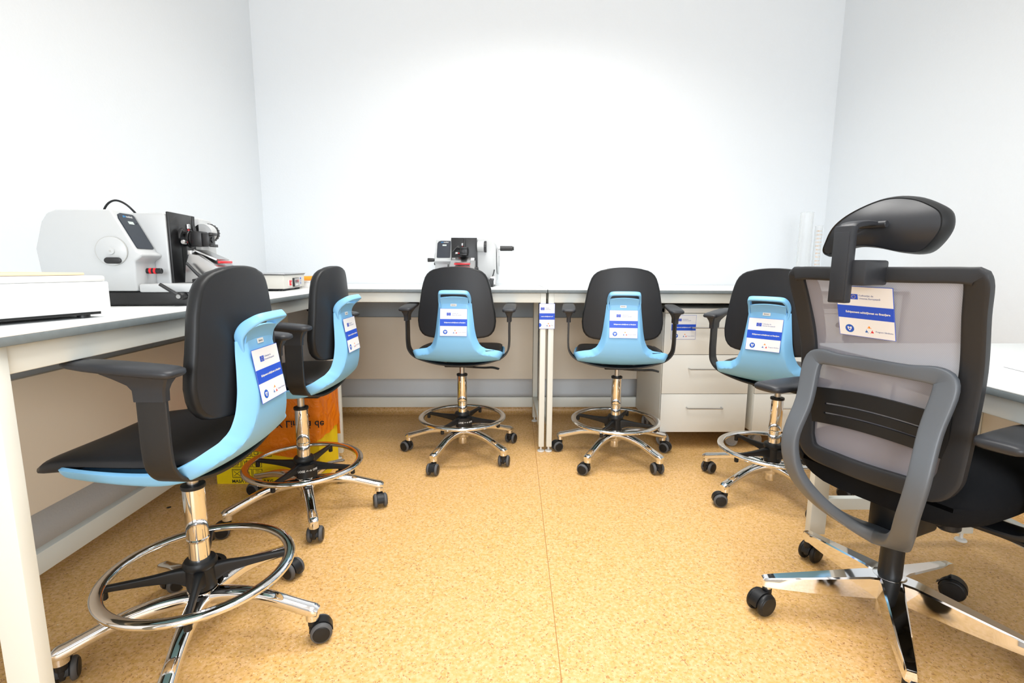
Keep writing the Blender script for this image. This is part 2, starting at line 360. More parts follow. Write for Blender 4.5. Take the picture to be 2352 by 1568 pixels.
# ------------------------------------------------------------------ stickers
def sticker(name, parent, T, w=0.134, h=0.134, crop=None, curve=None, label=None, cat=None, group=None, mx_flag=0.0):
    """flat printed notice, local x right, z up, facing -y. crop=(left,right) keeps that part of the print"""
    k = h/0.134
    a, b = (-w/2, w/2) if crop is None else crop
    def cl(v): return min(max(v, a), b)
    sh = M(); mid = (a+b)/2
    sh.box((mid, 0, 0), (b-a, 0.0008, h), 0)
    sh.box((mid, -0.0001, 0), (b-a-0.0022, 0.0010, h-0.0022), 0, mi=1)
    P_ = M(); y = -0.0008
    def rect(xa, xb, za, zb, mi, yy=0.0):
        xa, xb = cl(xa), cl(xb)
        if xb-xa < 1e-4: return
        P_.add([(xa, y-yy, za), (xb, y-yy, za), (xb, y-yy, zb), (xa, y-yy, zb)], [(0, 1, 2, 3)], mi)
    rect(a+0.001, b-0.001, -0.018*k, 0.016*k, 0)
    fx = -0.024*k
    rect(fx-0.0100*k, fx+0.0100*k, 0.033*k, 0.047*k, 0)
    for q in range(12):
        t = q*math.pi/6; c = (fx+0.0044*k*math.cos(t), y-0.0003, 0.040*k+0.0044*k*math.sin(t))
        P_.add([(c[0]+0.0009*math.cos(u), c[1], c[2]+0.0009*math.sin(u)) for u in (0, 1.57, 3.14, 4.71)], [(0, 1, 2, 3)], 3)
    if crop is None:
        put_text(P_, 'Cofinanțat de', 0.0062*k, fx+0.0125*k, 0.0437*k, y-0.0002, 1, 'LEFT')
        put_text(P_, 'Uniunea Europeană', 0.0062*k, fx+0.0125*k, 0.0362*k, y-0.0002, 1, 'LEFT')
        put_text(P_, 'Echipament achiziționat cu finanțare', 0.0072*k, 0.006*k, -0.001*k, y-0.0004, 2, bold=0.00028*k)
        put_text(P_, 'Program Sănătate', 0.0054*k, 0.0225*k, -0.0485*k, y-0.0002, 1, 'LEFT')
    else:
        put_text(P_, 'Cofinanț', 0.0062*k, fx+0.0125*k, 0.0437*k, y-0.0002, 1, 'LEFT')
        put_text(P_, 'Uniunea Eur', 0.0062*k, fx+0.0125*k, 0.0362*k, y-0.0002, 1, 'LEFT')
        put_text(P_, 'ment achizițional cu fi', 0.0072*k, mid, -0.001*k, y-0.0004, 2, bold=0.00028*k)
        put_text(P_, 'Prog', 0.0054*k, 0.0225*k, -0.0485*k, y-0.0002, 1, 'LEFT')
    def disc(cx_, cz, r, mi, yy=0.0, n=24, clipx=True):
        P_.add([((cl(cx_+r*math.cos(2*math.pi*i/n)) if clipx else cx_+r*math.cos(2*math.pi*i/n)), y-yy, cz+r*math.sin(2*math.pi*i/n)) for i in range(n)], [tuple(range(n))], mi)
    ex, ez = -0.040*k, -0.047*k
    disc(ex, ez, 0.0110*k, 4); disc(ex, ez, 0.0085*k, 0, 0.0002)
    if a < ex-0.006*k:
        sp = [(-0.0058, 0.0040), (-0.003, 0.0055), (-0.001, 0.0035), (0.001, 0.0035), (0.003, 0.0055), (0.0058, 0.0040), (0.0045, -0.001), (0, -0.0068), (-0.0045, -0.001)]
        P_.add([(ex+u*k, y-0.0004, ez+v*k) for u, v in sp], [tuple(range(len(sp)))], 2)
        P_.add([(ex+u*k*0.4, y-0.0006, ez+v*k*0.4-0.0005) for u, v in sp], [tuple(range(len(sp)))], 4)
    lx, lz = 0.008*k, -0.047*k
    for ang, mi in ((90, 5), (210, 4), (330, 6)):
        t = R(ang); hx, hz = lx+0.0078*k*math.cos(t), lz+0.0078*k*math.sin(t)
        disc(hx+0.0014*k*math.cos(t), hz+0.0014*k*math.sin(t), 0.0021*k, mi, 0.0002, 10)
        arc = []
        for s_, rr in ((-1, 0.0104), (1, 0.0104)):
            pass
        o = [t-0.75+1.5*i/8 for i in range(9)]
        ring = [(lx+0.0080*k*math.cos(u), y, lz+0.0080*k*math.sin(u)) for u in o] + [(lx+(0.0052 if 2 < i < 6 else 0.0068)*k*math.cos(u), y, lz+(0.0052 if 2 < i < 6 else 0.0068)*k*math.sin(u)) for i, u in reversed(list(enumerate(o)))]
        P_.add(ring, [tuple(range(len(ring)))], mi)
    o = sh.build(name, [SBLUE, PAPER], parent, flip=True); o.matrix_local = T
    p = P_.build('printed_content', [SBLUE, INK, WPLAIN, SYEL, SCY, SORG, SRED], o, flip=False)
    if label: tag(o, label, cat, group)
    return o

# ------------------------------------------------------------------ lab chair
BR = 0.300      # caster circle
def make_caster(parent, ang, swivel, r=0.029, wheel_mats=(BLK, TYRE), name='caster', big=False, rad=BR):
    """caster frame: stem at origin, wheels trail by off"""
    off = 0.020; w = 0.014
    f = M()
    f.cyl((0, 0, r*2+0.010), 0.010, 0.026, n=14, bev=0.002)
    prof = [(off+(r+0.002)*math.cos(R(t)), r+(r+0.002)*math.sin(R(t))) for t in range(-5, 186, 12)]
    prof += [(off+(r-0.004)*math.cos(R(t)), r+(r-0.004)*math.sin(R(t))) for t in range(185, -6, -12)]
    f.prism(prof, 'XZ', -0.0135, 0.0135, 0.0)
    f.box((off*0.3, 0, r+0.010), (0.034, 0.014, 0.036), 0.004); f.cyl((0, 0, r*2-0.002), 0.013, 0.022, n=16, bev=0.003)
    f.cyl((off, 0, r), 0.006, 0.050, 'Y', 12)
    o = f.build(name, wheel_mats[0], parent, loc=(rad*math.cos(ang), rad*math.sin(ang), 0), rot=(0, 0, swivel))
    for s_ in (-1, 1):
        g = M(); rot = Matrix.Translation((off, s_*0.0200, r)) @ Matrix.Rotation(R(-90*s_), 4, 'X')
        g.lathe([(0.0, -w/2), (r-0.004, -w/2), (r-0.0005, -w/2+0.003), (r, 0.0), (r-0.0015, w/2-0.003), (r-0.004, w/2-0.0005), (r-0.005, w/2)], 28, 1, rot)
        g.lathe([(r-0.0055, w/2-0.001), (r-0.008, w/2+0.002), (0.0, w/2+0.0035)], 28, 0, rot)
        g.build('wheel', list(wheel_mats), o)
    return o
def make_lab_chair():
    root = thing('lab_chair', 'x', 'chair')
    # ---- five-star base
    b = M(); b.lathe([(0.0, 0.098), (0.034, 0.098), (0.040, 0.108), (0.043, 0.135), (0.036, 0.150), (0.030, 0.153), (0.0, 0.153)], 32)
    b.lathe([(0.0, 0.062), (0.022, 0.062), (0.0235, 0.066), (0.0235, 0.096), (0.0, 0.10)], 24)
    sb = b.build('star_base', CHROME, root)
    for k in range(5):
        a = M(); T = Matrix.Rotation(R(72*k), 4, 'Z')
        a.sweep([(0.020, 0, 0.128, 0.036, 0.052), (0.060, 0, 0.133, 0.036, 0.046), (0.120, 0, 0.134, 0.034, 0.041), (0.180, 0, 0.126, 0.031, 0.037), (0.240, 0, 0.109, 0.029, 0.035), (0.282, 0, 0.096, 0.030, 0.037), (0.304, 0, 0.090, 0.030, 0.037), (0.317, 0, 0.087, 0.020, 0.028)], (0, 0, 1), p=3.2, n=18, sub=5)
        a.cyl((0.300, 0, 0.080), 0.0180, 0.032, n=24, bev=0.002)
        a.build('base_arm', CHROME, sb, rot=(0, 0, R(72*k)))
    for k in range(5): make_caster(root, R(72*k), R(40*k))
    # ---- column
    c = M(); c.lathe([(0.0, 0.232), (0.0255, 0.232), (0.0255, 0.290), (0.0275, 0.292), (0.0275, 0.297), (0.0255, 0.299), (0.0265, 0.302), (0.0265, 0.438), (0.0, 0.438)], 32)
    gc = c.build('gas_column', CHROME, root)
    M().lathe([(0.0, 0.438), (0.0285, 0.438), (0.0295, 0.443), (0.0285, 0.448), (0.016, 0.450), (0.0, 0.450)], 28).build('column_cap', BLK, gc)
    M().lathe([(0.0, 0.449), (0.0140, 0.449), (0.0140, 0.512), (0.0, 0.512)], 24).build('piston', STEEL, gc)
    # ---- foot ring
    rg = M(); zr = 0.208; N = 72; rings = []
    for i in range(N):
        t = 2*math.pi*i/N; ring = []
        for j in range(14):
            u = 2*math.pi*j/14; cu, su = math.cos(u), math.sin(u)
            rr = 0.2215+0.0150*math.copysign(abs(cu)**0.85, cu); zz = zr+0.0095*math.copysign(abs(su)**0.85, su)
            ring.append((rr*math.cos(t), rr*math.sin(t), zz))
        rings.append(ring)
    rings.append(rings[0]); rg.loft(rings, caps=False)
    fr_ = rg.build('foot_ring', CHROME, root)
    h = M(); h.lathe([(0.026, 0.155), (0.036, 0.155), (0.038, 0.170), (0.036, 0.212), (0.041, 0.218), (0.042, 0.228), (0.037, 0.236), (0.0255, 0.238)], 32)
    h.build('ring_hub', BLK, fr_)
    for k in range(4):
        s_ = M(); s_.sweep([(0.030, 0, 0.192, 0.052, 0.030), (0.060, 0, 0.198, 0.036, 0.020), (0.110, 0, 0.200, 0.024, 0.016), (0.170, 0, 0.202, 0.018, 0.015), (0.214, 0, 0.203, 0.016, 0.014)], (0, 0, 1), p=5, n=16, sub=4)
        s_.cyl((0.214, 0, 0.188), 0.009, 0.026, n=14, bev=0.002)
        s_.build('spoke', BLK, fr_, rot=(0, 0, R(90*k)))
    w = M(); # curved web plate between two spokes carrying the wording
    pts = []
    for i in range(9):
        t = R(225-38+76*i/8); rr = 0.062
        pts.append((rr*math.cos(t), rr*math.sin(t)))
    rings = [[(x, y, z) for z in (0.160, 0.214)] for x, y in pts]
    rin = [[(x*0.8, y*0.8, z) for z in (0.160, 0.214)] for x, y in pts]
    w.loft([[r_[0], r_[1], q_[1], q_[0]] for r_, q_ in zip(rings, rin)])
    w.build('web_plate', BLK, fr_)
    tx = M(); vs, fs = text_geo('CLOSE ←→ OPEN', 0.0125, 'CENTER', 0.0002)
    vv = []
    for v in vs:
        t = R(225) + v.x/0.0634; vv.append((0.0634*math.cos(t), 0.0634*math.sin(t), 0.192+v.y))
    tx.add(vv, fs); tx.build('wording', WPLAIN, fr_, flip=False)
    # ---- shell : seat pan and spine in one piece
    prof = [ # y, z, half width, lip depth
        (0.160, 0.550, 0.206, 0.028), (0.140, 0.545, 0.214, 0.033), (0.080, 0.538, 0.221, 0.036), (0.000, 0.531, 0.2265, 0.040), (-0.070, 0.529, 0.2285, 0.043),
        (-0.120, 0.537, 0.2285, 0.045), (-0.150, 0.549, 0.2275, 0.046), (-0.170, 0.561, 0.215, 0.046), (-0.183, 0.572, 0.186, 0.045), (-0.193, 0.583, 0.155, 0.043),
        (-0.201, 0.595, 0.140, 0.042), (-0.208, 0.609, 0.126, 0.041), (-0.215, 0.630, 0.114, 0.040), (-0.222, 0.665, 0.102, 0.040), (-0.223, 0.710, 0.094, 0.038), (-0.215, 0.760, 0.088, 0.031), (-0.204, 0.810, 0.082, 0.023), (-0.198, 0.843, 0.079, 0.017)]
    P = catmull(prof, 4); SS = [0, .12, .24, .36, .48, .58, .66, .72, .76, .79, .82, .85, .88, .905, .93, .95, .97, .985, 1.0]; SS = [-v for v in reversed(SS[1:])]+SS; rings = []
    for i, q in enumerate(P):
        a = P[max(i-1, 0)]; b_ = P[min(i+1, len(P)-1)]
        T = Vector((0, b_[0]-a[0], b_[1]-a[1])).normalized(); Nn = Vector((0, -T.z, T.y)) # inward
        if Nn.dot(Vector((0, 1, 0.6))) < 0: Nn = -Nn
        ring = []
        for s_ in SS:
            e = abs(s_); st_ = lerp1([(0.10, 0.78), (0.13, 0.82), (0.205, 0.925)], q[2])
            k_ = max(0, (e-st_)/(1-st_)); fl = lerp1([(0.10, 0.07), (0.20, 0.34)], q[2]); g = fl*e*e + (1-fl)*(k_*0.72+0.28*k_*k_)
            xx = q[2]*s_
            ring.append(Vector((xx, q[0], q[1])) + Nn*q[3]*g)
        rings.append(ring)
    sh = M(); sh.loft(rings, caps=False, closed=False)
    so = sh.build('seat_shell', BLUE, root, flip=True)
    md = so.modifiers.new('thick', 'SOLIDIFY'); md.thickness = 0.009; md.offset = 0.0
    bv = so.modifiers.new('soft', 'BEVEL'); bv.width = 0.002; bv.segments = 2; bv.limit_method = 'ANGLE'; bv.angle_limit = R(50)
    # carrying handle: band looping backwards over a slot
    hd = M(); hp = []
    half = [(0.067, -0.196, 0.800, 0.010, 0.006), (0.0735, -0.191, 0.832, 0.018, 0.009), (0.0755, -0.192, 0.853, 0.024, 0.011), (0.0735, -0.205, 0.873, 0.026, 0.011), (0.0690, -0.226, 0.888, 0.024, 0.011), (0.060, -0.238, 0.895, 0.022, 0.011), (0.030, -0.243, 0.897, 0.022, 0.011)]
    hp = half + [(-p[0], *p[1:]) for p in reversed(half)]
    hd.sweep(hp, (0, 0.62, 0.78), p=3.5, n=14, sub=5)
    hd.build('carrying_handle', BLUE, root)
    # infill between handle and shell top edge
    inf = M(); rr = []
    for i in range(17):
        s_ = -1+2*i/16
        h_ = 0.006*(1-s_*s_)
        rr.append([(0.068*s_, -0.2020, 0.834), (0.069*s_, -0.2060, 0.854+h_), (0.069*s_, -0.214, 0.867+h_), (0.069*s_, -0.209, 0.869+h_), (0.069*s_, -0.199, 0.856+h_), (0.068*s_, -0.194, 0.836)])
    inf.loft(rr); inf.build('shell_top_edge', BLUE, root)
    # ---- seat pad
    pd = M(); ny = 22; rings = []
    def pad_half(t): return smooth1([(-0.175, 0.150), (-0.160, 0.188), (-0.12, 0.208), (-0.04, 0.216), (0.06, 0.212), (0.16, 0.203), (0.205, 0.199), (0.219, 0.190)], t)
    for i in range(ny+1):
        y = -0.175 + 0.394*i/ny; hw = pad_half(y)
        zt = smooth1([(-0.175, 0.592), (-0.12, 0.604), (0.0, 0.604), (0.10, 0.600), (0.17, 0.592), (0.200, 0.585), (0.219, 0.570)], y)
        zb = smooth1([(-0.175, 0.578), (-0.1, 0.552), (0.0, 0.548), (0.15, 0.550), (0.219, 0.545)], y)
        ring = []
        for j in range(28):
            u = 2*math.pi*j/28; cu, su = math.cos(u), math.sin(u)
            xx = hw*math.copysign(abs(cu)**0.35, cu); s2 = math.copysign(abs(su)**0.6, su)
            zz = (zt+zb)/2 + (zt-zb)/2*s2 + (0.006*(abs(xx)/hw)**2 if su > 0 else (0.020 if y < 0.14 else 0.006)*(abs(xx)/hw)**2)
            ring.append((xx, y, zz))
        rings.append(ring)
    pd.loft(rings); pd.build('seat_pad', PU, root, angle=60)
    # ---- backrest
    def back_half(z): return smooth1([(0.664, 0.105), (0.668, 0.140), (0.674, 0.162), (0.684, 0.176), (0.70, 0.188), (0.73, 0.196), (0.76, 0.197), (0.80, 0.192), (0.85, 0.183), (0.90, 0.176), (0.94, 0.165), (0.965, 0.156), (0.982, 0.145), (0.995, 0.130), (1.004, 0.112), (1.012, 0.080)], z)
    def back_y(z, x): return smooth1([(0.66, -0.180), (0.74, -0.182), (0.85, -0.182), (1.012, -0.176)], z) + 0.80*x*x
    zs = [0.664, 0.668, 0.674, 0.684, 0.70, 0.72, 0.75, 0.79, 0.83, 0.87, 0.91, 0.94, 0.965, 0.982, 0.995, 1.004, 1.010, 1.012]
    NX = 28
    def face(inset, dy):
        g = []
        for z in zs:
            zc = 0.838+(z-0.838)*(1-inset/0.174); hw = back_half(z)-inset
            g.append([Vector((hw*(-1+2*j/NX), back_y(zc, hw*(-1+2*j/NX))+dy, zc + (0.007*(1-(2*j/NX-1)**2) if z > 1.0 else (-0.006*(1-(2*j/NX-1)**2) if z < 0.67 else 0)))) for j in range(NX+1)])
        return g
    def rim(g): return g[0] + [r_[-1] for r_ in g[1:]] + list(reversed(g[-1][:-1])) + [r_[0] for r_ in reversed(g[1:-1])]
    bk = M(); A_ = face(0.007, 0.0); B_ = face(0.0, 0.006); B2 = face(0.0, 0.020); C_ = face(0.012, 0.034)
    bk.loft(A_, caps=False, closed=False); bk.loft(C_, caps=False, closed=False, mi=1)
    bk.loft([rim(A_), rim(face(0.003, 0.0005)), rim(B_), rim(B2), rim(face(0.004, 0.029)), rim(C_)], caps=False, closed=True, mi=1)
    bo = bk.build('backrest', [PU, BLK], root, angle=50, flip=True)
    bl = M(); rings = []
    for z, hw, y0, y1 in ((0.672, 0.055, -0.165, -0.203), (0.70, 0.070, -0.165, -0.208), (0.76, 0.072, -0.165, -0.202), (0.82, 0.070, -0.168, -0.193), (0.850, 0.066, -0.168, -0.189), (0.860, 0.054, -0.168, -0.186)):
        rings.append([(hw*0.9, y0, z), (hw, y0-0.004, z), (hw, y1+0.004, z), (hw*0.9, y1, z), (-hw*0.9, y1, z), (-hw, y1+0.004, z), (-hw, y0-0.004, z), (-hw*0.9, y0, z)])
    bl.loft(rings); bl.build('back_mount', BLK, root)
    # ---- arm strip and pads
    st = M(); half = [(0.262, -0.104, 0.790), (0.262, -0.104, 0.70), (0.262, -0.104, 0.640), (0.256, -0.104, 0.598), (0.232, -0.104, 0.566), (0.190, -0.104, 0.545), (0.10, -0.104, 0.523), (0.0, -0.104, 0.516)]
    pth = [(x, y, z, 0.062, 0.009) for x, y, z in half] + [(-x, y, z, 0.062, 0.009) for x, y, z in reversed(half[:-1])]
    st.sweep(pth, (0, 1, 0), p=8, n=16, sub=5); st.build('arm_strip', MBLK, root)
    for sgn in (-1, 1):
        a = M()
        a.loft([[(x, y, z) for x, y in rr_(hx, y0, y1)] for hx, y0, y1, z in ((0.0105, -0.137, -0.071, 0.745), (0.0105, -0.138, -0.070, 0.768), (0.013, -0.142, -0.062, 0.780), (0.019, -0.150, -0.040, 0.794), (0.026, -0.160, -0.020, 0.806))])
        bo2 = a.build('arm_bracket', GREYP, root, loc=(sgn*0.262, 0, 0), angle=30)
        p_ = M(); ys = [(-0.166, 0.020, 0.007), (-0.161, 0.029, 0.012), (-0.149, 0.033, 0.0155), (-0.12, 0.0345, 0.0165), (-0.04, 0.034, 0.016), (0.01, 0.031, 0.0145), (0.042, 0.026, 0.012), (0.058, 0.018, 0.008), (0.064, 0.008, 0.004)]
        rings = []
        for y, hw, th in ys:
            zc = 0.803 + 0.090*(y+0.165)
            rings.append([(hw*math.copysign(abs(math.cos(u))**0.6, math.cos(u)), y, zc+th/1.45*math.copysign(abs(math.sin(u))**0.6, math.sin(u))) for u in [2*math.pi*(j+0.5)/18 for j in range(18)]])
        p_.loft(rings); p_.build('armrest_pad', GREYP, root, loc=(sgn*0.262, 0, 0), rot=(0, 0, 0), angle=60)
    # ---- lever and under-seat plate
    lv = M(); lv.sweep([(0.03, -0.03, 0.492, 0.010, 0.010), (0.12, -0.045, 0.492, 0.010, 0.012), (0.17, -0.055, 0.496, 0.010, 0.022), (0.205, -0.062, 0.490, 0.008, 0.026)], (0, 0, 1), n=10); lv.build('height_lever', BLK, root)
    M().box((0, -0.02, 0.511), (0.15, 0.17, 0.018), 0.005).build('seat_plate', BLK, root)
    # ---- small size tag and notice
    tg = M(); tg.box((0, 0, 0), (0.030, 0.001, 0.012), 0, 0); put_text(tg, 'bimos', 0.008, 0, 0, -0.0009, 1)
    t_ = tg.build('maker_tag', [WPLAIN, BINK], root, flip=False); t_.matrix_local = Matrix.Translation((-0.004, -0.2055, 0.833)) @ Matrix.Rotation(R(-10), 4, 'X')
    sticker('printed_notice', root, Matrix.Translation((-0.002, -0.2225, 0.750)) @ Matrix.Rotation(R(-8.5), 4, 'X'))
    return root
def rr_(hx, y0, y1, c=0.004):
    return [(hx-c, y0), (hx, y0+c), (hx, y1-c), (hx-c, y1), (-hx+c, y1), (-hx, y1-c), (-hx, y0+c), (-hx+c, y0)]
proto = make_lab_chair()
chairs = [ # centre, yaw, base rotation, ring rotation, caster swivels (world deg), label
    ((-0.815, 1.270), 89.5, -3, 203, (20, -25, 60, 120, 230), 'blue-shelled lab chair nearest the camera at lower left, facing the left desk'),
    ((-0.822, 2.008), 88, 8, 80, (-70, -60, 170, 200, 100), 'blue-shelled lab chair at the left desk before the yellow waste box'),
    ((-0.213, 2.650), -5, 30, 66, (60, 20, 150, -100, 80), 'blue-shelled lab chair in front of the back-wall microtome'),
    ((0.612, 2.590), -7, 16, 239, (-45, 10, 200, 150, 100), 'blue-shelled lab chair at the back desk, left of the drawer cabinets'),
    ((1.235, 2.155), -47, 62, 200, (70, 30, 170, 100, -60), 'blue-shelled lab chair in front of the drawers, partly hidden by the office chair'),
]
for i, (c, yaw, brot, rrot, sw, lab) in enumerate(chairs):
    o = proto if i == 0 else dup(proto)
    o.location = (c[0], c[1], 0); o.rotation_euler = (0, 0, R(yaw))
    tag(o, lab, 'chair', 'blue-shelled lab chairs')
    k = 0
    for ch in o.children:
        nm = ch.name.split('.')[0]
        if nm == 'star_base': ch.rotation_euler = (0, 0, R(brot-yaw))
        elif nm == 'foot_ring': ch.rotation_euler = (0, 0, R(rrot-yaw))
        elif nm == 'caster':
            t = R(brot-yaw+72*k); ch.location = (BR*math.cos(t), BR*math.sin(t), 0); ch.rotation_euler = (0, 0, R(sw[k]-yaw)); k += 1

# ------------------------------------------------------------------ mesh office chair
OC = thing('office_chair', 'black and grey mesh-back office chair with headrest at the right desk', 'chair', (1.107, 1.291, 0), R(-67))
def oy(z, x=0.0): return smooth1([(0.47, -0.176), (0.55, -0.176), (0.65, -0.173), (0.75, -0.173), (0.85, -0.190), (0.95, -0.226), (1.03, -0.252)], z) + 0.55*x*x
loop = []
def ohw(z): return smooth1([(0.49, 0.178), (0.55, 0.194), (0.70, 0.203), (0.85, 0.209), (0.95, 0.215), (1.0, 0.220)], z)
pts = [(-0.176, 1.0)]
path = []
for x in (-0.186, -0.09, 0.0, 0.09, 0.186): path.append((x, 1.006, 0.036))
for z in (0.994, 0.92, 0.80, 0.68, 0.58, 0.535): path.append((ohw(z)-0.018, z, 0.046 if z > 0.6 else 0.05))
for x in (0.145, 0.07, 0.0, -0.07, -0.145): path.append((x, 0.496+0.25*x*x, 0.046))
for z in (0.535, 0.58, 0.68, 0.80, 0.92, 0.994): path.append((-(ohw(z)-0.018), z, 0.046 if z > 0.6 else 0.05))
rows = [(x, oy(z, x), z, 0.024, w_) for x, z, w_ in path]
b = M(); b.sweep(rows, (0, 1, 0), p=6, n=14, sub=5, loop=True); b.build('back_frame', DGREY, OC)
g = []
for i in range(25):
    z = 0.515+(0.998-0.515)*i/24; hw = ohw(z)-0.012
    g.append([(hw*(-1+2*j/20), oy(z, hw*(-1+2*j/20))+0.004, z) for j in range(21)])
b = M(); b.loft(g, caps=False, closed=False); b.build('mesh_back', MESHF, OC)
# lumbar pad with two slots: three strips joined at both ends
def lum(z0_, z1_, xs):
    r_ = []
    for x in xs:
        zc0, zc1 = z0_+0.9*x*x*0.0, z1_
        y = oy(0.65, x)-0.001
        arc = -0.55*x*x
        r_.append([(x, y, z0_+arc), (x, y-0.008, z0_+arc), (x, y-0.008, z1_+arc), (x, y, z1_+arc)])
    return r_
b = M(); xs_ = [-0.165+0.33*i/20 for i in range(21)]
b.loft(lum(0.600, 0.627, xs_)); b.loft(lum(0.632, 0.654, xs_)); b.loft(lum(0.659, 0.700, xs_))
for s_ in (-1, 1): b.loft(lum(0.600, 0.700, [s_*(0.122+0.043*i/5) for i in range(6)]))
b.build('lumbar_support', BLK, OC)
# grey nylon carrier loop
half = [(0.0, -0.196, 0.780), (0.080, -0.194, 0.779), (0.140, -0.186, 0.778), (0.158, -0.190, 0.752), (0.152, -0.216, 0.655), (0.158, -0.252, 0.545), (0.140, -0.240, 0.450), (0.105, -0.180, 0.368), (0.058, -0.110, 0.312), (0.0, -0.072, 0.292)]
szs = [(0.018, 0.034)]*2 + [(0.020, 0.044), (0.022, 0.048), (0.022, 0.046), (0.024, 0.044), (0.028, 0.044), (0.030, 0.050), (0.034, 0.060), (0.040, 0.075)]
L1 = [(*p, *s_) for p, s_ in zip(half, szs)]
L2 = [(-p[0], *p[1:]) for p in reversed(L1[1:-1])]
def hint(v): 
    d = Vector((v.x*0.15, -1.0, 0)) if v.z > 0.5 else Vector((v.x*0.3, -(v.z-0.25)/0.25, -(0.55-v.z)/0.30*1.3))
    return d.normalized()
b = M(); b.sweep(L1+L2, hint, p=5, n=16, sub=5, loop=True); b.build('back_carrier', SPINE, OC, angle=45)
# headrest
b = M()
outl = [(-0.180, 1.062), (-0.148, 1.090), (-0.110, 1.132), (-0.062, 1.165), (0.0, 1.190), (0.062, 1.184), (0.110, 1.162), (0.134, 1.140), (0.138, 1.108), (0.120, 1.076), (0.090, 1.054), (0.050, 1.056), (0.0, 1.069), (-0.050, 1.072), (-0.110, 1.062), (-0.158, 1.051)]
oc = catmull(outl, 5, True); ccx, ccz = -0.005, 1.118
def hring(k_, off):
    r_ = []
    for x, z in oc:
        X = ccx+(x-ccx)*k_; Z = ccz+(z-ccz)*k_ if k_ > 0.9 else ccz+(z-ccz)*k_
        r_.append(Vector((X-0.008, -0.240+1.9*X*X+9*(Z-ccz)**2+off, Z)))
    return r_
b.loft([hring(k_, 0.0) for k_ in (0.02, 0.25, 0.5, 0.75, 0.90)], caps=True, mi=0)
b.loft([hring(0.90, 0.0), hring(0.925, -0.003), hring(0.97, 0.002), hring(1.0, 0.012), hring(0.985, 0.026), hring(0.93, 0.034), hring(0.6, 0.036), hring(0.02, 0.036)], caps=True, mi=1)
hr = b.build('headrest', [GREYP, BLK], OC, angle=50)
b = M(); b.box((-0.006, -0.338, 1.028), (0.042, 0.022, 0.176), 0.003); b.box((-0.006, -0.3495, 1.024), (0.034, 0.002, 0.156), 0.001)
b.sweep([(-0.006, -0.336, 1.104, 0.018, 0.042), (-0.006, -0.322, 1.118, 0.016, 0.040), (-0.004, -0.285, 1.124, 0.014, 0.036), (-0.002, -0.246, 1.124, 0.012, 0.030)], (0, 0, 1), p=5, n=12)
b.cyl((0, -0.249, 1.122), 0.008, 0.060, 'X', 14, 0.001)
b.build('headrest_stem', GREYP, OC)
b = M(); b.box((0.004, -0.290, 1.010), (0.080, 0.088, 0.058), 0.006); b.build('headrest_clamp', GREYP, OC)
# seat
b = M(); rings = []
for i in range(21):
    y = -0.150+0.445*i/20; t = i/20
    hw = smooth1([(0, 0.185), (0.06, 0.222), (0.2, 0.246), (0.5, 0.252), (0.85, 0.245), (0.96, 0.228), (1, 0.195)], t)
    zt = smooth1([(0, 0.490), (0.06, 0.525), (0.3, 0.545), (0.75, 0.545), (0.93, 0.530), (1, 0.490)], t); zb = smooth1([(0, 0.412), (0.1, 0.398), (0.6, 0.405), (1, 0.425)], t)
    rings.append([(hw*math.copysign(abs(math.cos(u))**0.4, math.cos(u)), y, (zt+zb)/2+(zt-zb)/2*math.copysign(abs(math.sin(u))**0.55, math.sin(u))+(0.035*math.cos(u)**2 if math.sin(u) < 0 else 0)) for u in [2*math.pi*(j+0.5)/28 for j in range(28)]])
b.loft(rings); b.build('seat_cushion', SEATF, OC, angle=60)
b = M(); b.box((0, 0.06, 0.400), (0.28, 0.30, 0.018), 0.006); b.build('seat_plate', BLK, OC)
b = M(); b.box((0, 0.03, 0.350), (0.105, 0.15, 0.115), 0.012); b.build('tilt_mechanism', BLK, OC)
b = M(); b.cyl((0.125, -0.02, 0.385), 0.026, 0.040, 'Z', 20, 0.005); b.build('tension_knob', BLK, OC)
b = M(); b.sweep([(0.05, 0.03, 0.372, 0.010, 0.012), (0.20, 0.05, 0.372, 0.010, 0.014), (0.27, 0.06, 0.366, 0.010, 0.036), (0.31, 0.065, 0.358, 0.008, 0.040)], (0, 0, 1), n=10); b.build('height_lever', BLK, OC)
for sgn in (-1, 1):
    a = M()
    a.sweep([(0.13, 0.0, 0.412, 0.012, 0.085), (0.22, 0.0, 0.410, 0.014, 0.080), (0.272, 0.0, 0.418, 0.022, 0.072), (0.292, 0.0, 0.455, 0.046, 0.060), (0.290, -0.01, 0.540, 0.052, 0.030), (0.288, -0.012, 0.640, 0.046, 0.026)], (0, 0.02, 1) if False else (lambda v: Vector((0.3, 0, 1)) if v.z < 0.43 else Vector((0, 1, 0))), p=4, n=14, sub=4)
    a.box((0.286, -0.012, 0.640), (0.050, 0.090, 0.010), 0.003)
    a = a.build('arm_support', BLK, OC) if sgn > 0 else M().add([(-v[0], v[1], v[2]) for v in a.v], [tuple(reversed(f)) for f in a.f]).build('arm_support', BLK, OC)
    p_ = M(); rings = []
    for y, hw, th in [(-0.135, 0.030, 0.008), (-0.130, 0.040, 0.015), (-0.11, 0.047, 0.018), (-0.04, 0.050, 0.018), (0.05, 0.050, 0.018), (0.10, 0.046, 0.016), (0.125, 0.036, 0.012), (0.134, 0.022, 0.006)]:
        rings.append([(hw*math.copysign(abs(math.cos(u))**0.6, math.cos(u)), y, 0.659+th/1.35*math.copysign(abs(math.sin(u))**0.6, math.sin(u))) for u in [2*math.pi*(j+0.5)/18 for j in range(18)]])
    p_.loft(rings); p_.build('armrest_pad', GREYP, OC, loc=(sgn*0.272, -0.095, 0.004), angle=60)
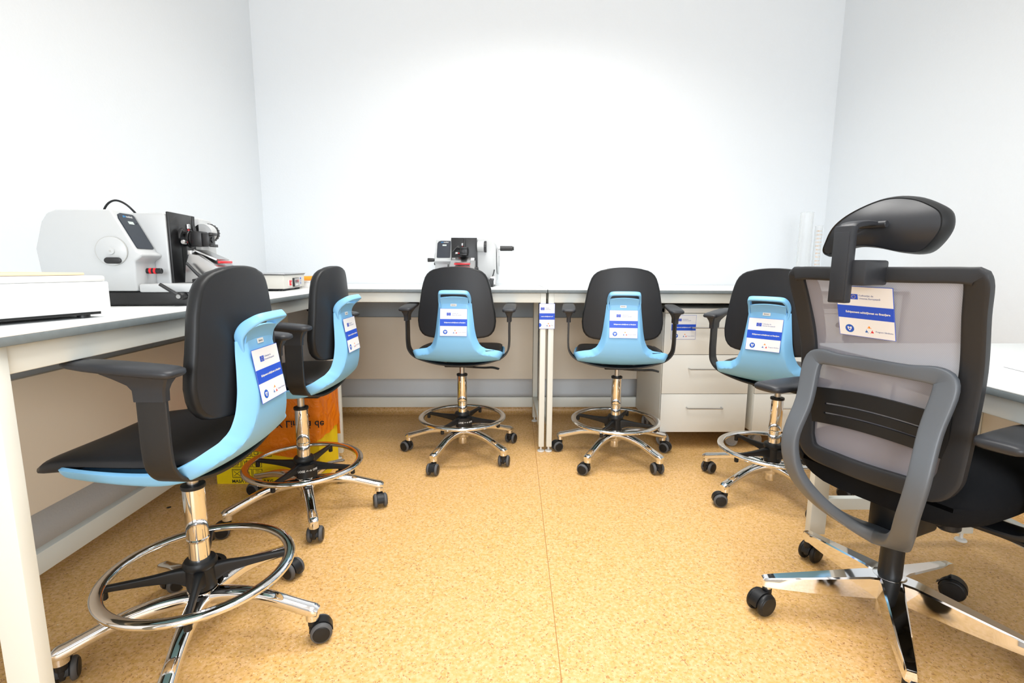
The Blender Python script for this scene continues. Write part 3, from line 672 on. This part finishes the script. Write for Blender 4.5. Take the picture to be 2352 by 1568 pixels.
# column and base
b = M(); b.lathe([(0.0, 0.150), (0.029, 0.150), (0.028, 0.300), (0.0, 0.300)], 28); b.build('gas_column', BLK, OC)
OR_ = 0.318
b = M(); b.lathe([(0.0, 0.098), (0.040, 0.098), (0.044, 0.105), (0.046, 0.150), (0.040, 0.158), (0.029, 0.160), (0.0, 0.160)], 32)
b.cyl((0, 0, 0.075), 0.026, 0.06, n=20)
sb = b.build('star_base', [CHROME], OC, rot=(0, 0, R(168+67)))
for k in range(5):
    a = M(); rings = []
    for r_, w0, w1, zt, zb in ((0.022, 0.030, 0.030, 0.158, 0.098), (0.06, 0.026, 0.028, 0.157, 0.096), (0.14, 0.022, 0.025, 0.143, 0.090), (0.22, 0.018, 0.021, 0.129, 0.086), (0.29, 0.0145, 0.017, 0.117, 0.084), (0.328, 0.012, 0.014, 0.110, 0.084), (0.334, 0.010, 0.012, 0.107, 0.086)):
        rings.append([(r_, w0*0.82, zt), (r_, w0, zt-0.004), (r_, w1, zb), (r_, w1*0.8, zb-0.0), (r_, -w1*0.8, zb), (r_, -w1, zb), (r_, -w0, zt-0.004), (r_, -w0*0.82, zt)])
    a.loft(rings); a.cyl((OR_, 0, 0.083), 0.012, 0.014, n=16); a.build('base_arm', CHROME, sb, rot=(0, 0, R(72*k)), angle=30)
for k, swv in enumerate((200, -60, -20, -45, 25)):
    make_caster(OC, R(168+67+72*k), R(swv+67), r=0.034, wheel_mats=(BLK, BLK), rad=OR_)
# notice on the mesh, slightly curled with the fabric
sticker('printed_notice', OC, Matrix.Translation((-0.016, oy(0.91)-0.006, 0.912)) @ Matrix.Rotation(R(18), 4, 'X') @ Matrix.Rotation(R(1), 4, 'Y'))

# ------------------------------------------------------------------ drawer cabinets
def cabinet(loc, W, lab):
    D, Zb, Zt = 0.48, 0.102, 0.800
    t = thing('drawer_cabinet', lab, 'cabinet', loc, 0, 'drawer cabinets under the back desk')
    b = M(); th = 0.018
    b.box((th/2, D/2+0.018, (Zb+Zt)/2), (th, D, Zt-Zb), 0.001); b.box((W-th/2, D/2+0.018, (Zb+Zt)/2), (th, D, Zt-Zb), 0.001)
    b.box((W/2, D/2+0.018, Zb+th/2), (W-2*th, D, th), 0); b.box((W/2, D+0.018-0.004, (Zb+Zt)/2), (W-2*th, 0.006, Zt-Zb-0.04), 0)
    b.build('carcass', CAB, t)
    M().box((W/2, D/2+0.009, Zt-0.0125), (W, D+0.020, 0.025), 0.0015).build('cabinet_top', CAB, t)
    zs_ = [(0.102, 0.3205), (0.3235, 0.5425), (0.5455, 0.772)]
    for za, zb in zs_:
        d = M().box((W/2, 0.009, (za+zb)/2), (W-0.003, 0.018, zb-za), 0.0012).build('drawer_front', CAB, t)
        zh = zb-0.075
        h = M(); h.sweep([(W/2-0.098, 0.0, zh, 0.008, 0.008), (W/2-0.098, -0.018, zh, 0.008, 0.008), (W/2-0.095, -0.026, zh, 0.008, 0.008), (W/2-0.085, -0.028, zh, 0.008, 0.008), (W/2, -0.028, zh, 0.008, 0.008), (W/2+0.085, -0.028, zh, 0.008, 0.008), (W/2+0.095, -0.026, zh, 0.008, 0.008), (W/2+0.098, -0.018, zh, 0.008, 0.008), (W/2+0.098, 0.0, zh, 0.008, 0.008)], (0, 0, 1), p=2, n=10, sub=4)
        h.build('handle', STEEL, d)
    for x in (0.05, W-0.05):
        for y in (0.07, D-0.05):
            f = M(); f.box((0, 0, 0.092), (0.045, 0.045, 0.006), 0.001); f.cyl((0, 0, 0.080), 0.010, 0.022, n=12)
            f.box((0.006, 0, 0.058), (0.036, 0.012, 0.040), 0.006); f.box((0.022, 0, 0.030), (0.022, 0.036, 0.006), 0.002)
            for s_ in (-1, 1):
                f.lathe([(0.0, -0.009), (0.030, -0.009), (0.034, -0.005), (0.034, 0.005), (0.030, 0.009), (0.022, 0.009), (0.020, 0.006), (0.0, 0.006)], 24, 0, Matrix.Translation((0.010, s_*0.015, 0.034)) @ Matrix.Rotation(R(-90*s_), 4, 'X'))
            f.build('caster', CGREY, t, loc=(x, y, 0), rot=(0, 0, R(random.choice((20, 60, 110, -30)))))
    return t
cabinet((0.890, 2.700, 0), 0.487, 'off-white three-drawer cabinet on casters with a printed notice on its top drawer')
cabinet((1.415, 2.700, 0), 0.487, 'off-white drawer cabinet mostly hidden behind the office chair at right')
sticker('printed_notice', None, Matrix.Translation((0.995, 2.6990, 0.697)), label='blue and white printed notice stuck on the top drawer of the cabinet', cat='notice', group='blue and white printed notices')
sticker('printed_notice', None, Matrix.Translation((0.2405, 2.6445, 0.760)), crop=(-0.0415, 0.0415), label='narrow blue and white printed notice wrapped over two joined desk legs', cat='notice', group='blue and white printed notices')

# ------------------------------------------------------------------ microtome
def make_microtome():
    t = thing('rotary_microtome', 'x', 'microtome')
    P = [(0.188, 0.045), (0.198, 0.165), (0.176, 0.240), (0.160, 0.264), (0.138, 0.274), (0.000, 0.277), (-0.056, 0.160), (-0.070, 0.152), (-0.067, 0.143), (-0.050, 0.132), (-0.048, 0.045)]
    M().prism(P, 'YZ', -0.185, -0.082, 0.006, seg=3).build('left_housing', WHITE, t, angle=30)
    P2 = [(0.17, 0.045), (0.175, 0.15), (0.16, 0.272), (-0.080, 0.280), (-0.088, 0.272), (-0.088, 0.062), (-0.08, 0.045)]
    M().prism(P2, 'YZ', -0.083, 0.076, 0.003).build('centre_housing', WHITE, t, angle=30)
    rr2 = [(0.076, 0.030), (0.178, 0.030), (0.185, 0.040), (0.183, 0.235), (0.172, 0.262), (0.150, 0.277), (0.076, 0.278)]
    M().prism(rr2, 'XZ', -0.112, 0.19, 0.005, seg=3).build('right_housing', WHITE, t, angle=30)
    b = M(); b.box((0, 0.0, 0.0225), (0.345, 0.36, 0.041), 0.006); b.build('base_plate', MBLK, t)
    b = M(); b.box((-0.03, -0.15, 0.053), (0.30, 0.20, 0.024), 0.005); b.box((0.0, -0.20, 0.030), (0.20, 0.08, 0.03), 0.006); b.build('front_tray', WHITE, t)
    b = M(); b.box((-0.004, -0.092, 0.173), (0.152, 0.008, 0.222), 0.002); 
    b.build('front_plate', MBLK, t)
    b = M(); sl = [(0.013*math.cos(R(a)), 0.105+0.013*math.sin(R(a))) for a in range(180, 361, 20)] + [(0.013, 0.19), (-0.013, 0.19)]
    b.prism([(x-0.005, z) for x, z in sl], 'XZ', -0.0965, -0.0970, 0.0); b.build('guide_slot', DARK, t)
    # display
    sl_ = Vector((0, -0.056, -0.117)).normalized(); nrm = Vector((0, -0.117, 0.056)).normalized()
    T = Matrix(((1, 0, 0, -0.1335), (0, -nrm.y, -sl_.y, -0.0293), (0, -nrm.z, -sl_.z, 0.2191), (0, 0, 0, 1)))
    T = T @ Matrix.Identity(4)
    d = M(); hw, hh = 0.0405, 0.056
    o8 = [(-hw+0.006, -hh), (hw-0.006, -hh), (hw-0.001, -hh+0.001), (hw, -hh+0.006), (hw, hh-0.004), (hw-0.004, hh), (-hw+0.020, hh), (-hw+0.007, hh-0.005), (-hw, hh-0.018), (-hw, -hh+0.006), (-hw+0.001, -hh+0.001)]
    d.prism(o8, 'XZ', -0.0015, 0.004, 0.0); do = d.build('display_panel', NAVY, t); do.matrix_local = T
    q = M(); q.box((0.003, -0.0018, 0.026), (0.024, 0.001, 0.009), 0, 0)
    put_text(q, 'pfm', 0.0095, -0.004, 0.046, -0.0019, 1, 'RIGHT', 0.0001); put_text(q, 'medical', 0.0095, -0.003, 0.046, -0.0019, 2, 'LEFT', 0.0001)
    q.cyl((0.029, -0.0018, 0.026), 0.0016, 0.001, 'Y', 10, mi=3)
    q.build('screen', [LCD, mat('logo_cyan', (0.02, 0.35, 0.80), 0.4), WPLAIN, DARK], do, flip=False)
    # left hand wheel with folded handle
    w = M(); Tm = Matrix.Translation((-0.186, 0.006, 0.160)) @ Matrix.Rotation(R(-90), 4, 'Y')
    w.lathe([(0.0, 0.0045), (0.038, 0.0045), (0.040, 0.003), (0.040, 0.0)], 48, 0, Tm); w.lathe([(0.0398, 0.0030), (0.0415, 0.0030), (0.0415, 0.0), (0.0398, 0.0)], 48, 1, Tm)
    w.lathe([(0.0, 0.009), (0.010, 0.008), (0.011, 0.004)], 24, 2, Tm); w.lathe([(0.0, 0.0095), (0.0025, 0.0095), (0.0025, 0.008)], 12, 1, Tm)
    wo = w.build('hand_wheel', [WHITE, CABS, WHITE], t)
    h = M(); pl = [(0.021*c_ + math.copysign(0.0, c_), s_) for c_, s_ in []]
    pill = [(0.012+0.009*math.cos(R(a)), 0.009*math.sin(R(a))) for a in range(-90, 91, 18)] + [(-0.012-0.009*math.cos(R(a)), -0.009*math.sin(R(a))) for a in range(-90, 91, 18)]
    h.prism([(0.002-x*1.05, 0.133+z) for x, z in pill], 'YZ', -0.196, -0.1900, 0.002); h.build('wheel_handle', MBLK, wo)
    # red ringed lock knob
    k = M(); k.cyl((-0.130, -0.066, 0.103), 0.0085, 0.046, 'Y', 18, 0.001, 0)
    for yy in (-0.060, -0.072): k.cyl((-0.130, yy, 0.103), 0.0090, 0.006, 'Y', 18, 0, 1)
    k.build('lock_knob', [MBLK, RED], t)
    # coarse feed wheel on the right boss
    k = M(); k.cyl((0.096, -0.118, 0.232), 0.030, 0.040, 'X', 28, 0.002, 0); k.build('feed_boss', WHITE, t)
    k = M(); k.cyl((0.1235, -0.118, 0.232), 0.031, 0.013, 'X', 40, 0.001, 0)
    for a in range(20):
        an = 2*math.pi*a/20; k.box((0.1235, -0.118+0.031*math.cos(an), 0.232+0.031*math.sin(an)), (0.012, 0.003, 0.003), 0)
    k.build('feed_wheel', MBLK, t)
    # drive wheel and crank on the right side
    k = M(); k.cyl((0.192, 0.02, 0.150), 0.080, 0.010, 'X', 40, 0.003, 0); k.cyl((0.190, 0.02, 0.15), 0.03, 0.02, 'X', 24); dwo = k.build('drive_wheel', WHITE, t)
    k = M(); k.cyl((0.200, -0.010, 0.226), 0.008, 0.014, 'X', 16, 0, 1); k.cyl((0.243, -0.010, 0.226), 0.0150, 0.076, 'X', 20, 0.002, 0); k.cyl((0.285, -0.010, 0.226), 0.0115, 0.008, 'X', 20, 0.001, 0)
    k.build('crank_handle', [MBLK, STEEL], dwo)
    k = M(); k.prism([(0.140, 0.012), (0.185, 0.012), (0.185, 0.062), (0.150, 0.060), (0.140, 0.050)], 'XZ', -0.135, -0.112, 0.002, 0); k.sweep([(0.165, -0.125, 0.060, 0.006, 0.006), (0.172, -0.130, 0.080, 0.006, 0.006), (0.176, -0.130, 0.100, 0.008, 0.008)], (0, 1, 0), n=8, mi=1)
    k.box((0.162, -0.136, 0.042), (0.026, 0.003, 0.014), 0.001, 1); k.build('wheel_brake', [STEEL, MBLK], t)
    for x in (-0.15, 0.15):
        for y in (-0.14, 0.15):
            M().cyl((x, y, 0.003), 0.014, 0.006, 'Z', 16, 0.001).build('rubber_foot', MBLK, t)
    # specimen head
    k = M(); k.cyl((-0.002, -0.130, 0.205), 0.026, 0.036, 'Y', 28, 0.002); k.cyl((-0.002, -0.150, 0.205), 0.032, 0.010, 'Y', 28, 0.002)
    k.cyl((-0.002, -0.160, 0.205), 0.028, 0.006, 'Y', 28, 0.001)
    k.box((0.000, -0.182, 0.205), (0.052, 0.040, 0.054), 0.003); k.box((0.002, -0.214, 0.203), (0.046, 0.026, 0.046), 0.002)
    k.box((0.002, -0.232, 0.223), (0.044, 0.012, 0.010), 0.001); k.box((0.002, -0.232, 0.182), (0.044, 0.012, 0.010), 0.001)
    k.cyl((0.002, -0.228, 0.203), 0.010, 0.006, 'Y', 16)
    ho = k.build('specimen_head', MBLK, t, loc=(0, 0.004, 0.0205)); ho.scale = (0.9, 0.8, 0.9)
    k = M(); k.sweep([(0.002, -0.165, 0.232, 0.010, 0.014), (0.001, -0.162, 0.255, 0.009, 0.013), (0.0, -0.164, 0.285, 0.008, 0.011)], (0, 1, 0), p=3, n=10)
    k.build('vertical_lever', MBLK, ho)
    k = M(); k.cyl((-0.036, -0.140, 0.228), 0.010, 0.022, 'X', 16, 0.001); k.sweep([(-0.036, -0.140, 0.236, 0.010, 0.012), (-0.050, -0.142, 0.232, 0.012, 0.012), (-0.068, -0.146, 0.214, 0.008, 0.012), (-0.076, -0.150, 0.202, 0.005, 0.008)], (0, 1, 0), p=3, n=10)
    k.build('clamp_lever', MBLK, ho)
    for c_, ax, nm in (((-0.050, -0.150, 0.192), 'X', 0), ((-0.012, -0.150, 0.248), 'Z', 0)):
        k = M(); k.cyl(c_, 0.0085, 0.018, ax, 12, 0.002, 0); 
        k2 = (c_[0]+0.013, c_[1], c_[2]) if ax == 'X' else (c_[0], c_[1], c_[2]-0.013); k.cyl(k2, 0.004, 0.010, ax, 10, 0, 1)
        k.build('thumb_screw', [STEEL, RED], ho)
    # blade holder
    k = M(); k.prism([(-0.140, 0.066), (-0.285, 0.066), (-0.285, 0.080), (-0.250, 0.106), (-0.185, 0.152), (-0.158, 0.156), (-0.146, 0.12)], 'YZ', -0.074, 0.068, 0.002, 0)
    k.box((-0.004, -0.205, 0.071), (0.16, 0.08, 0.014), 0.003, 1)
    bh = k.build('blade_holder', [STEEL, MBLK], t, angle=30, loc=(0, 0.018, 0))
    k = M(); k.prism([(-0.160, 0.166), (-0.224, 0.136), (-0.227, 0.140), (-0.162, 0.171)], 'YZ', -0.048, 0.042, 0.0005); k.box((-0.004, -0.158, 0.160), (0.13, 0.012, 0.014), 0.001); k.build('pressure_plate', WPLAIN if False else STEEL, bh)
    k = M(); k.box((-0.003, -0.232, 0.131), (0.092, 0.007, 0.008), 0.001); k.build('red_finger_guard', RED, bh)
    k = M(); k.cyl((0.074, -0.200, 0.105), 0.009, 0.026, 'X', 14, 0.002); k.build('right_clamp_knob', MBLK, bh)
    k = M(); k.cyl((-0.080, -0.196, 0.082), 0.009, 0.020, 'X', 14, 0.001, 0); k.sweep([(-0.088, -0.196, 0.082, 0.012, 0.010), (-0.090, -0.180, 0.100, 0.010, 0.009), (-0.092, -0.158, 0.128, 0.008, 0.008)], (1, 0, 0), p=3, n=10, mi=0); k.cyl((-0.092, -0.196, 0.082), 0.006, 0.004, 'X', 12, 0, 1)
    k.build('holder_lever', [MBLK, STEEL], bh)
    k = M(); k.cyl((-0.186, -0.165, 0.030), 0.011, 0.030, 'X', 16, 0.002, 0); k.sweep([(-0.196, -0.165, 0.030, 0.012, 0.012), (-0.199, -0.150, 0.042, 0.011, 0.010), (-0.203, -0.118, 0.066, 0.009, 0.009)], (1, 0, 0), p=3, n=10, mi=0); k.cyl((-0.2045, -0.165, 0.030), 0.006, 0.004, 'X', 12, 0, 1)
    k.build('base_clamp_lever', [MBLK, STEEL], t)
    return t
mic = make_microtome()
mic2 = dup(mic)
mic.location = (-1.100, 1.625, HT+0.0); mic.scale = (1.0, 1.0, 0.97); mic.rotation_euler = (0, 0, R(90+6))
tag(mic, 'white rotary microtome on the left desk, side with disc handwheel towards the camera', 'microtome', 'white rotary microtomes')
mic2.location = (-0.215, 3.10, HT+0.0); mic2.rotation_euler = (0, 0, R(-2))
tag(mic2, 'white rotary microtome on the back desk behind a lab chair, seen from the front', 'microtome', 'white rotary microtomes')
k = M(); k.sweep([(-0.190, -0.010, 0.155, 0.016, 0.016), (-0.205, -0.010, 0.155, 0.022, 0.022), (-0.235, -0.010, 0.155, 0.024, 0.024)], (0, 0, 1), p=2, n=16); k.build('folded_out_handle', MBLK, mic2)
k = M(); pts_ = [(-1.360+0.0, 1.750, 0.902)]
k.sweep([(-1.430, 1.86, 0.93, 0.007, 0.007), (-1.415, 1.84, 1.11, 0.007, 0.007), (-1.390, 1.825, 1.205, 0.007, 0.007), (-1.345, 1.82, 1.240, 0.007, 0.007), (-1.300, 1.83, 1.215, 0.007, 0.007), (-1.285, 1.86, 1.15, 0.007, 0.007), (-1.295, 1.88, 1.00, 0.007, 0.007), (-1.34, 1.90, 0.907, 0.007, 0.007)], (0, 1, 0), p=2, n=10, sub=8)
tag(k.build('power_cable', BLK), 'black cable arching up behind the microtome on the left desk', 'cable')

# ------------------------------------------------------------------ other bench things
bx = thing('water_bath', 'low white enamel laboratory box at the left picture edge on the left desk', 'laboratory box', (-0.893, 1.163, HT), R(-17))
M().box((-0.145, -0.21, 0.047), (0.29, 0.42, 0.066), 0.003).build('housing', WPLAIN, bx)
M().box((-0.146, -0.21, 0.0865), (0.284, 0.414, 0.013), 0.004).build('rim', WPLAIN, bx)
M().box((-0.17, -0.13, 0.0965), (0.22, 0.245, 0.006), 0.002).build('lid_board', WOOD, bx)
M().box((-0.15, -0.21, 0.0105), (0.27, 0.395, 0.007), 0.001).build('base_plate', MBLK, bx)
for x in (-0.03, -0.26):
    for y in (-0.04, -0.38): M().cyl((x, y, 0.004), 0.012, 0.008, 'Z', 14, 0.001).build('rubber_foot', MBLK, bx)
wm = thing('slide_warmer', 'cream slide warmer with red rocker switch and digital display in the desk corner', 'slide warmer', (-1.000, 2.335, HT), R(6)); wm.scale = (1, 1, 0.84)
M().box((-0.14, 0.165, 0.052), (0.28, 0.33, 0.078), 0.002).build('housing', CREAM, wm)
M().box((-0.14, 0.165, 0.0935), (0.292, 0.344, 0.004), 0.001).build('hot_plate', STEEL, wm)
M().box((-0.14, 0.165, 0.0895), (0.286, 0.336, 0.004), 0).build('plate_gasket', MBLK, wm)
M().box((-0.14, 0.165, 0.0105), (0.26, 0.30, 0.006), 0).build('bottom_plate', MBLK, wm)
for x in (-0.03, -0.25):
    for y in (0.03, 0.30): M().cyl((x, y, 0.004), 0.013, 0.009, 'Z', 14, 0.001).build('rubber_foot', MBLK, wm)
b = M(); b.box((0.001, 0.080, 0.042), (0.004, 0.030, 0.036), 0.001, 0); b.prism([(0.002, 0.028), (0.009, 0.030), (0.005, 0.042), (0.011, 0.056), (0.002, 0.058)], 'XZ', 0.070, 0.090, 0.0005, 1)
b.build('rocker_switch', [WPLAIN, RED], wm)
TM = Matrix.Rotation(R(90), 4, 'Z')     # sticker frame (x right, facing -y) -> facing +x
b = M(); b.box((0.004, 0.170, 0.044), (0.010, 0.082, 0.050), 0.002, 0); b.box((0.0095, 0.170, 0.044), (0.001, 0.074, 0.044), 0, 1); b.box((0.0102, 0.166, 0.050), (0.001, 0.052, 0.016), 0, 2)
T = Matrix.Translation((0.0109, 0.170, 0.051)) @ TM; put_text(b, '43', 0.017, 0.012, 0, 0, 3, mx=T)
for j in range(3): b.box((0.0102, 0.150+0.012*j, 0.030), (0.001, 0.006, 0.008), 0, 4)
b.build('digital_display', [MBLK, CABS, mat('display_maroon', (0.10, 0.015, 0.02), 0.3), LED, WPLAIN], wm, flip=False)
b = M(); b.cyl((0.001, 0.262, 0.064), 0.006, 0.002, 'X', 14, 0, 0); T = Matrix.Translation((0.0012, 0.262, 0.050)) @ TM; put_text(b, 'pfm', 0.012, 0, 0, 0, 0, mx=T); b.box((0.0008, 0.262, 0.036), (0.001, 0.005, 0.012), 0, 0)
b.build('logo', SBLUE, wm, flip=False)
bx2 = thing('slide_box', 'small white box behind the slide warmer with an orange marker on top', 'box', (-1.035, 2.745, HT), R(4))
M().box((-0.09, 0.055, 0.014), (0.18, 0.11, 0.028), 0.002).build('tray', WPLAIN, bx2); M().box((-0.09, 0.055, 0.031), (0.184, 0.114, 0.006), 0.001).build('lid', WPLAIN, bx2)
b = M(); TP = Matrix.Translation((-1.055, 2.735, HT+0.0495)) @ Matrix.Rotation(R(62), 4, 'Z')
b.cyl((0.0, 0, 0), 0.0125, 0.10, 'X', 16, 0.001, 0, TP); b.lathe([(0.0, 0.075), (0.003, 0.068), (0.011, 0.012), (0.0115, 0.0)], 16, 1, TP @ Matrix.Translation((0.045, 0, 0)) @ Matrix.Rotation(R(90), 4, 'Y'))
b.lathe([(0.0, 0.078), (0.003, 0.072), (0.0, 0.066)], 10, 2, TP @ Matrix.Translation((0.045, 0, 0)) @ Matrix.Rotation(R(90), 4, 'Y'))
tag(b.build('orange_marker', [ORG, SYEL, DARK]), 'orange tapered marker lying on the small white box', 'marker')
# measuring cylinders
def cyl_tube(loc, r, h, lab, marks):
    t = thing('measuring_cylinder', lab, 'cylinder', loc, 0, 'clear measuring cylinders')
    b = M(); b.lathe([(0.0, 0.012), (r, 0.012), (r, h), (r*1.06, h+0.002), (r*1.06, h+0.004), (r-0.0015, h+0.003), (r-0.0015, 0.016), (0.0, 0.016)], 32); b.build('tube', CLEAR, t)
    b = M(); b.lathe([(0.0, 0.0), (r*1.3, 0.0), (r*1.3, 0.008), (r*1.1, 0.013), (0.0, 0.013)], 6); b.build('foot', CLEAR, t)
    if marks:
        b = M()
        for i in range(14):
            a0 = R(-100); z = 0.05+(h-0.08)*i/13
            w_ = 0.5 if i % 2 else 0.9
            b.add([((r+0.0006)*math.cos(a0+w_*q/6), (r+0.0006)*math.sin(a0+w_*q/6), z+dz) for dz in (0, 0.0018) for q in range(7)], [(q, q+1, q+8, q+7) for q in range(6)])
            vs, fs = text_geo(str((i+1)*10), 0.014, 'RIGHT')
            b.add([((r+0.0006)*math.cos(a0-0.1+v.x/r), (r+0.0006)*math.sin(a0-0.1+v.x/r), z+v.y) for v in vs], fs)
        b.build('graduation', mat('amber_print', (0.75, 0.42, 0.15), 0.5), t, flip=False)
cyl_tube((1.875, 3.12, HT), 0.037, 0.452, 'tall clear plastic measuring cylinder at the right end of the back desk', False)
cyl_tube((1.975, 3.15, HT), 0.022, 0.375, 'thinner clear measuring cylinder with amber graduation beside the tall one', True)
b = M(); b.add([(1.40, 1.345, 0.7512), (1.62, 1.27, 0.7512), (1.56, 1.00, 0.7512), (1.37, 1.20, 0.7512)], [(0, 1, 2, 3)]); b.add([(1.40, 1.345, 0.7506), (1.62, 1.27, 0.7506), (1.56, 1.00, 0.7506), (1.37, 1.20, 0.7506)], [(3, 2, 1, 0)])
tag(b.build('paper_sheet', PAPER, flip=False), 'loose white sheet of paper lying on the low right desk', 'paper')

# ------------------------------------------------------------------ waste box and bag
wb = thing('waste_box', 'yellow cardboard medical waste box printed with pictograms under the left desk', 'box', (-1.338, 2.262, 0))
BW, BD, BH = 0.485, 0.262, 0.43
b = M(); t_ = 0.004
b.box((BW/2, t_/2, BH/2), (BW, t_, BH), 0.001); b.box((BW/2, BD-t_/2, BH/2), (BW, t_, BH), 0.001); b.box((t_/2, BD/2, BH/2), (t_, BD-2*t_, BH), 0); b.box((BW-t_/2, BD/2, BH/2), (t_, BD-2*t_, BH), 0); b.box((BW/2, BD/2, 0.003), (BW-2*t_, BD-2*t_, 0.005), 0)
wbx = b.build('carton', YEL, wb)
b = M(); y = -0.0006
def frame_sq(cx_, cz, s_, lw=0.0022):
    for dx, dz, w_, h_ in ((0, s_/2, s_, lw), (0, -s_/2, s_, lw), (s_/2, 0, lw, s_), (-s_/2, 0, lw, s_)): b.box((cx_+dx, y, cz+dz), (w_, 0.0006, h_), 0)
put_text(b, 'MASĂ MAXIMĂ 8 KG', 0.021, 0.070, 0.013, y-0.0004, 0, 'LEFT', 0.0006)
def line(x0_, z0_, x1_, z1_, w_=0.0022):
    d_ = Vector((x1_-x0_, z1_-z0_)); n_ = Vector((-d_.y, d_.x)).normalized()*w_/2
    b.add([(x0_+n_.x, y-0.0003, z0_+n_.y), (x1_+n_.x, y-0.0003, z1_+n_.y), (x1_-n_.x, y-0.0003, z1_-n_.y), (x0_-n_.x, y-0.0003, z0_-n_.y)], [(0, 1, 2, 3)])
for r_ in range(6):
    for c_ in range(3 if r_ < 2 else 4):
        cx_, cz = 0.096+0.048*c_, 0.052+0.052*r_; frame_sq(cx_, cz, 0.042)
        if r_ == 0 and c_ == 0:
            put_text(b, 'INTERZIS', 0.0088, cx_, cz+0.015, y-0.0004, 0); line(cx_-0.014, cz-0.012, cx_+0.014, cz+0.010); line(cx_-0.014, cz+0.010, cx_+0.014, cz-0.012)
            put_text(b, 'TEMPERATURI', 0.0050, cx_, cz-0.0165, y-0.0004, 0)
        elif r_ == 0 and c_ == 1:
            put_text(b, 'ADR', 0.0085, cx_, cz-0.0155, y-0.0004, 0)
            for q in range(16): line(cx_+0.010*math.cos(q*.3927), cz+0.010*math.sin(q*.3927), cx_+0.010*math.cos((q+1)*.3927), cz+0.010*math.sin((q+1)*.3927))
        elif r_ == 0:
            put_text(b, 'ISO', 0.0110, cx_, cz+0.013, y-0.0004, 0); put_text(b, '9001', 0.0110, cx_, cz-0.004, y-0.0004, 0)
        else:
            # little carton pictogram
            line(cx_-0.010, cz-0.011, cx_+0.006, cz-0.011); line(cx_-0.010, cz-0.011, cx_-0.010, cz+0.004); line(cx_+0.006, cz-0.011, cx_+0.006, cz+0.004); line(cx_-0.010, cz+0.004, cx_+0.006, cz+0.004)
            line(cx_+0.006, cz-0.011, cx_+0.012, cz-0.006); line(cx_+0.006, cz+0.004, cx_+0.012, cz+0.009); line(cx_+0.012, cz-0.006, cx_+0.012, cz+0.009); line(cx_-0.004, cz+0.009, cx_+0.012, cz+0.009)
            line(cx_-0.010, cz+0.004, cx_-0.014, cz+0.013); line(cx_-0.002, cz+0.004, cx_+0.003, cz+0.015)
            put_text(b, 'PLIAȚI', 0.0055, cx_, cz-0.0165, y-0.0004, 0)
b.build('printed_pictograms', BINK, wbx, flip=False)
# bag: a skirt folded over the rim, its hem running diagonally, and a sagging mouth inside
b = M(); per = []
def perim(n):
    out = []; Lx, Ly = BW, BD; tot = 2*(Lx+Ly)
    for i in range(n):
        s_ = tot*i/n
        if s_ < Lx: out.append((s_, 0.0, 0, -1))
        elif s_ < Lx+Ly: out.append((Lx, s_-Lx, 1, 0))
        elif s_ < 2*Lx+Ly: out.append((Lx-(s_-Lx-Ly), Ly, 0, 1))
        else: out.append((0.0, Ly-(s_-2*Lx-Ly), -1, 0))
    return out
pr = perim(120); rings = []
rnd = random.Random(3)
ph = [rnd.uniform(0, 6.28) for _ in range(8)]
def wob(i, k_): return 0.5+0.25*math.sin(i*0.52+ph[0]+k_*0.7)+0.15*math.sin(i*1.31+ph[1]-k_*1.1)+0.10*math.sin(i*2.3+ph[2]+k_*1.9)
lev = [1.0, 0.92, 0.8, 0.68, 0.55, 0.42, 0.3, 0.18, 0.08, 0.0, -1, -2, -3, -4, -5]
for k_, lv_ in enumerate(lev):
    ring = []
    for i, (px, py, nx, ny_) in enumerate(pr):
        hem = 0.150
        if ny_ == -1: hem = lerp1([(0.0, 0.235), (0.10, 0.190), (0.26, 0.150), (0.395, 0.125), (0.44, 0.185), (0.485, 0.225)], px)
        if nx == 1: hem = 0.22
        cxn, cyn = px-BW/2, py-BD/2; d_ = Vector((cxn, cyn)).normalized()
        if lv_ >= 0:
            z = hem+(BH+0.006-hem)*(1-lv_); off = 0.004+(0.012 if ny_ == -1 else 0.020)*wob(i, k_)*(0.35+0.65*math.sin(min(1, lv_*1.2)*math.pi/2))*(1 if lv_ > 0 else 0.3)
            ring.append((px+nx*off+(0.01*d_.x if nx == 0 else 0), py+ny_*off, z))
        elif lv_ == -1: ring.append((px-cxn*0.02, py-cyn*0.02, BH+0.045+0.02*wob(i, 2)))
        elif lv_ == -2: ring.append((px-cxn*0.10, py-cyn*0.10, BH+0.060+0.03*wob(i, 5)))
        elif lv_ == -3: ring.append((px-cxn*0.30, py-cyn*0.30, BH+0.045+0.02*wob(i, 7)))
        elif lv_ == -4: ring.append((px-cxn*0.50, py-cyn*0.50, BH+0.010))
        else: ring.append((px-cxn*0.8, py-cyn*0.8, BH-0.10))
    rings.append(ring)
b.loft(rings, caps=False); bag = b.build('waste_bag', BAG, loc=(-1.338, 2.262, 0), flip=True)
tag(bag, 'orange plastic waste bag turned over the rim of the yellow box', 'bag')
b = M(); put_text(b, 'X Limită de', 0.046, 0.30, 0.300, -0.022, 0, 'LEFT', 0.0008, flipz=True)
put_text(b, '⚠', 0.06, 0.39, 0.36, -0.022, 0, 'LEFT')
b.build('bag_wording', BINK, bag, flip=False)
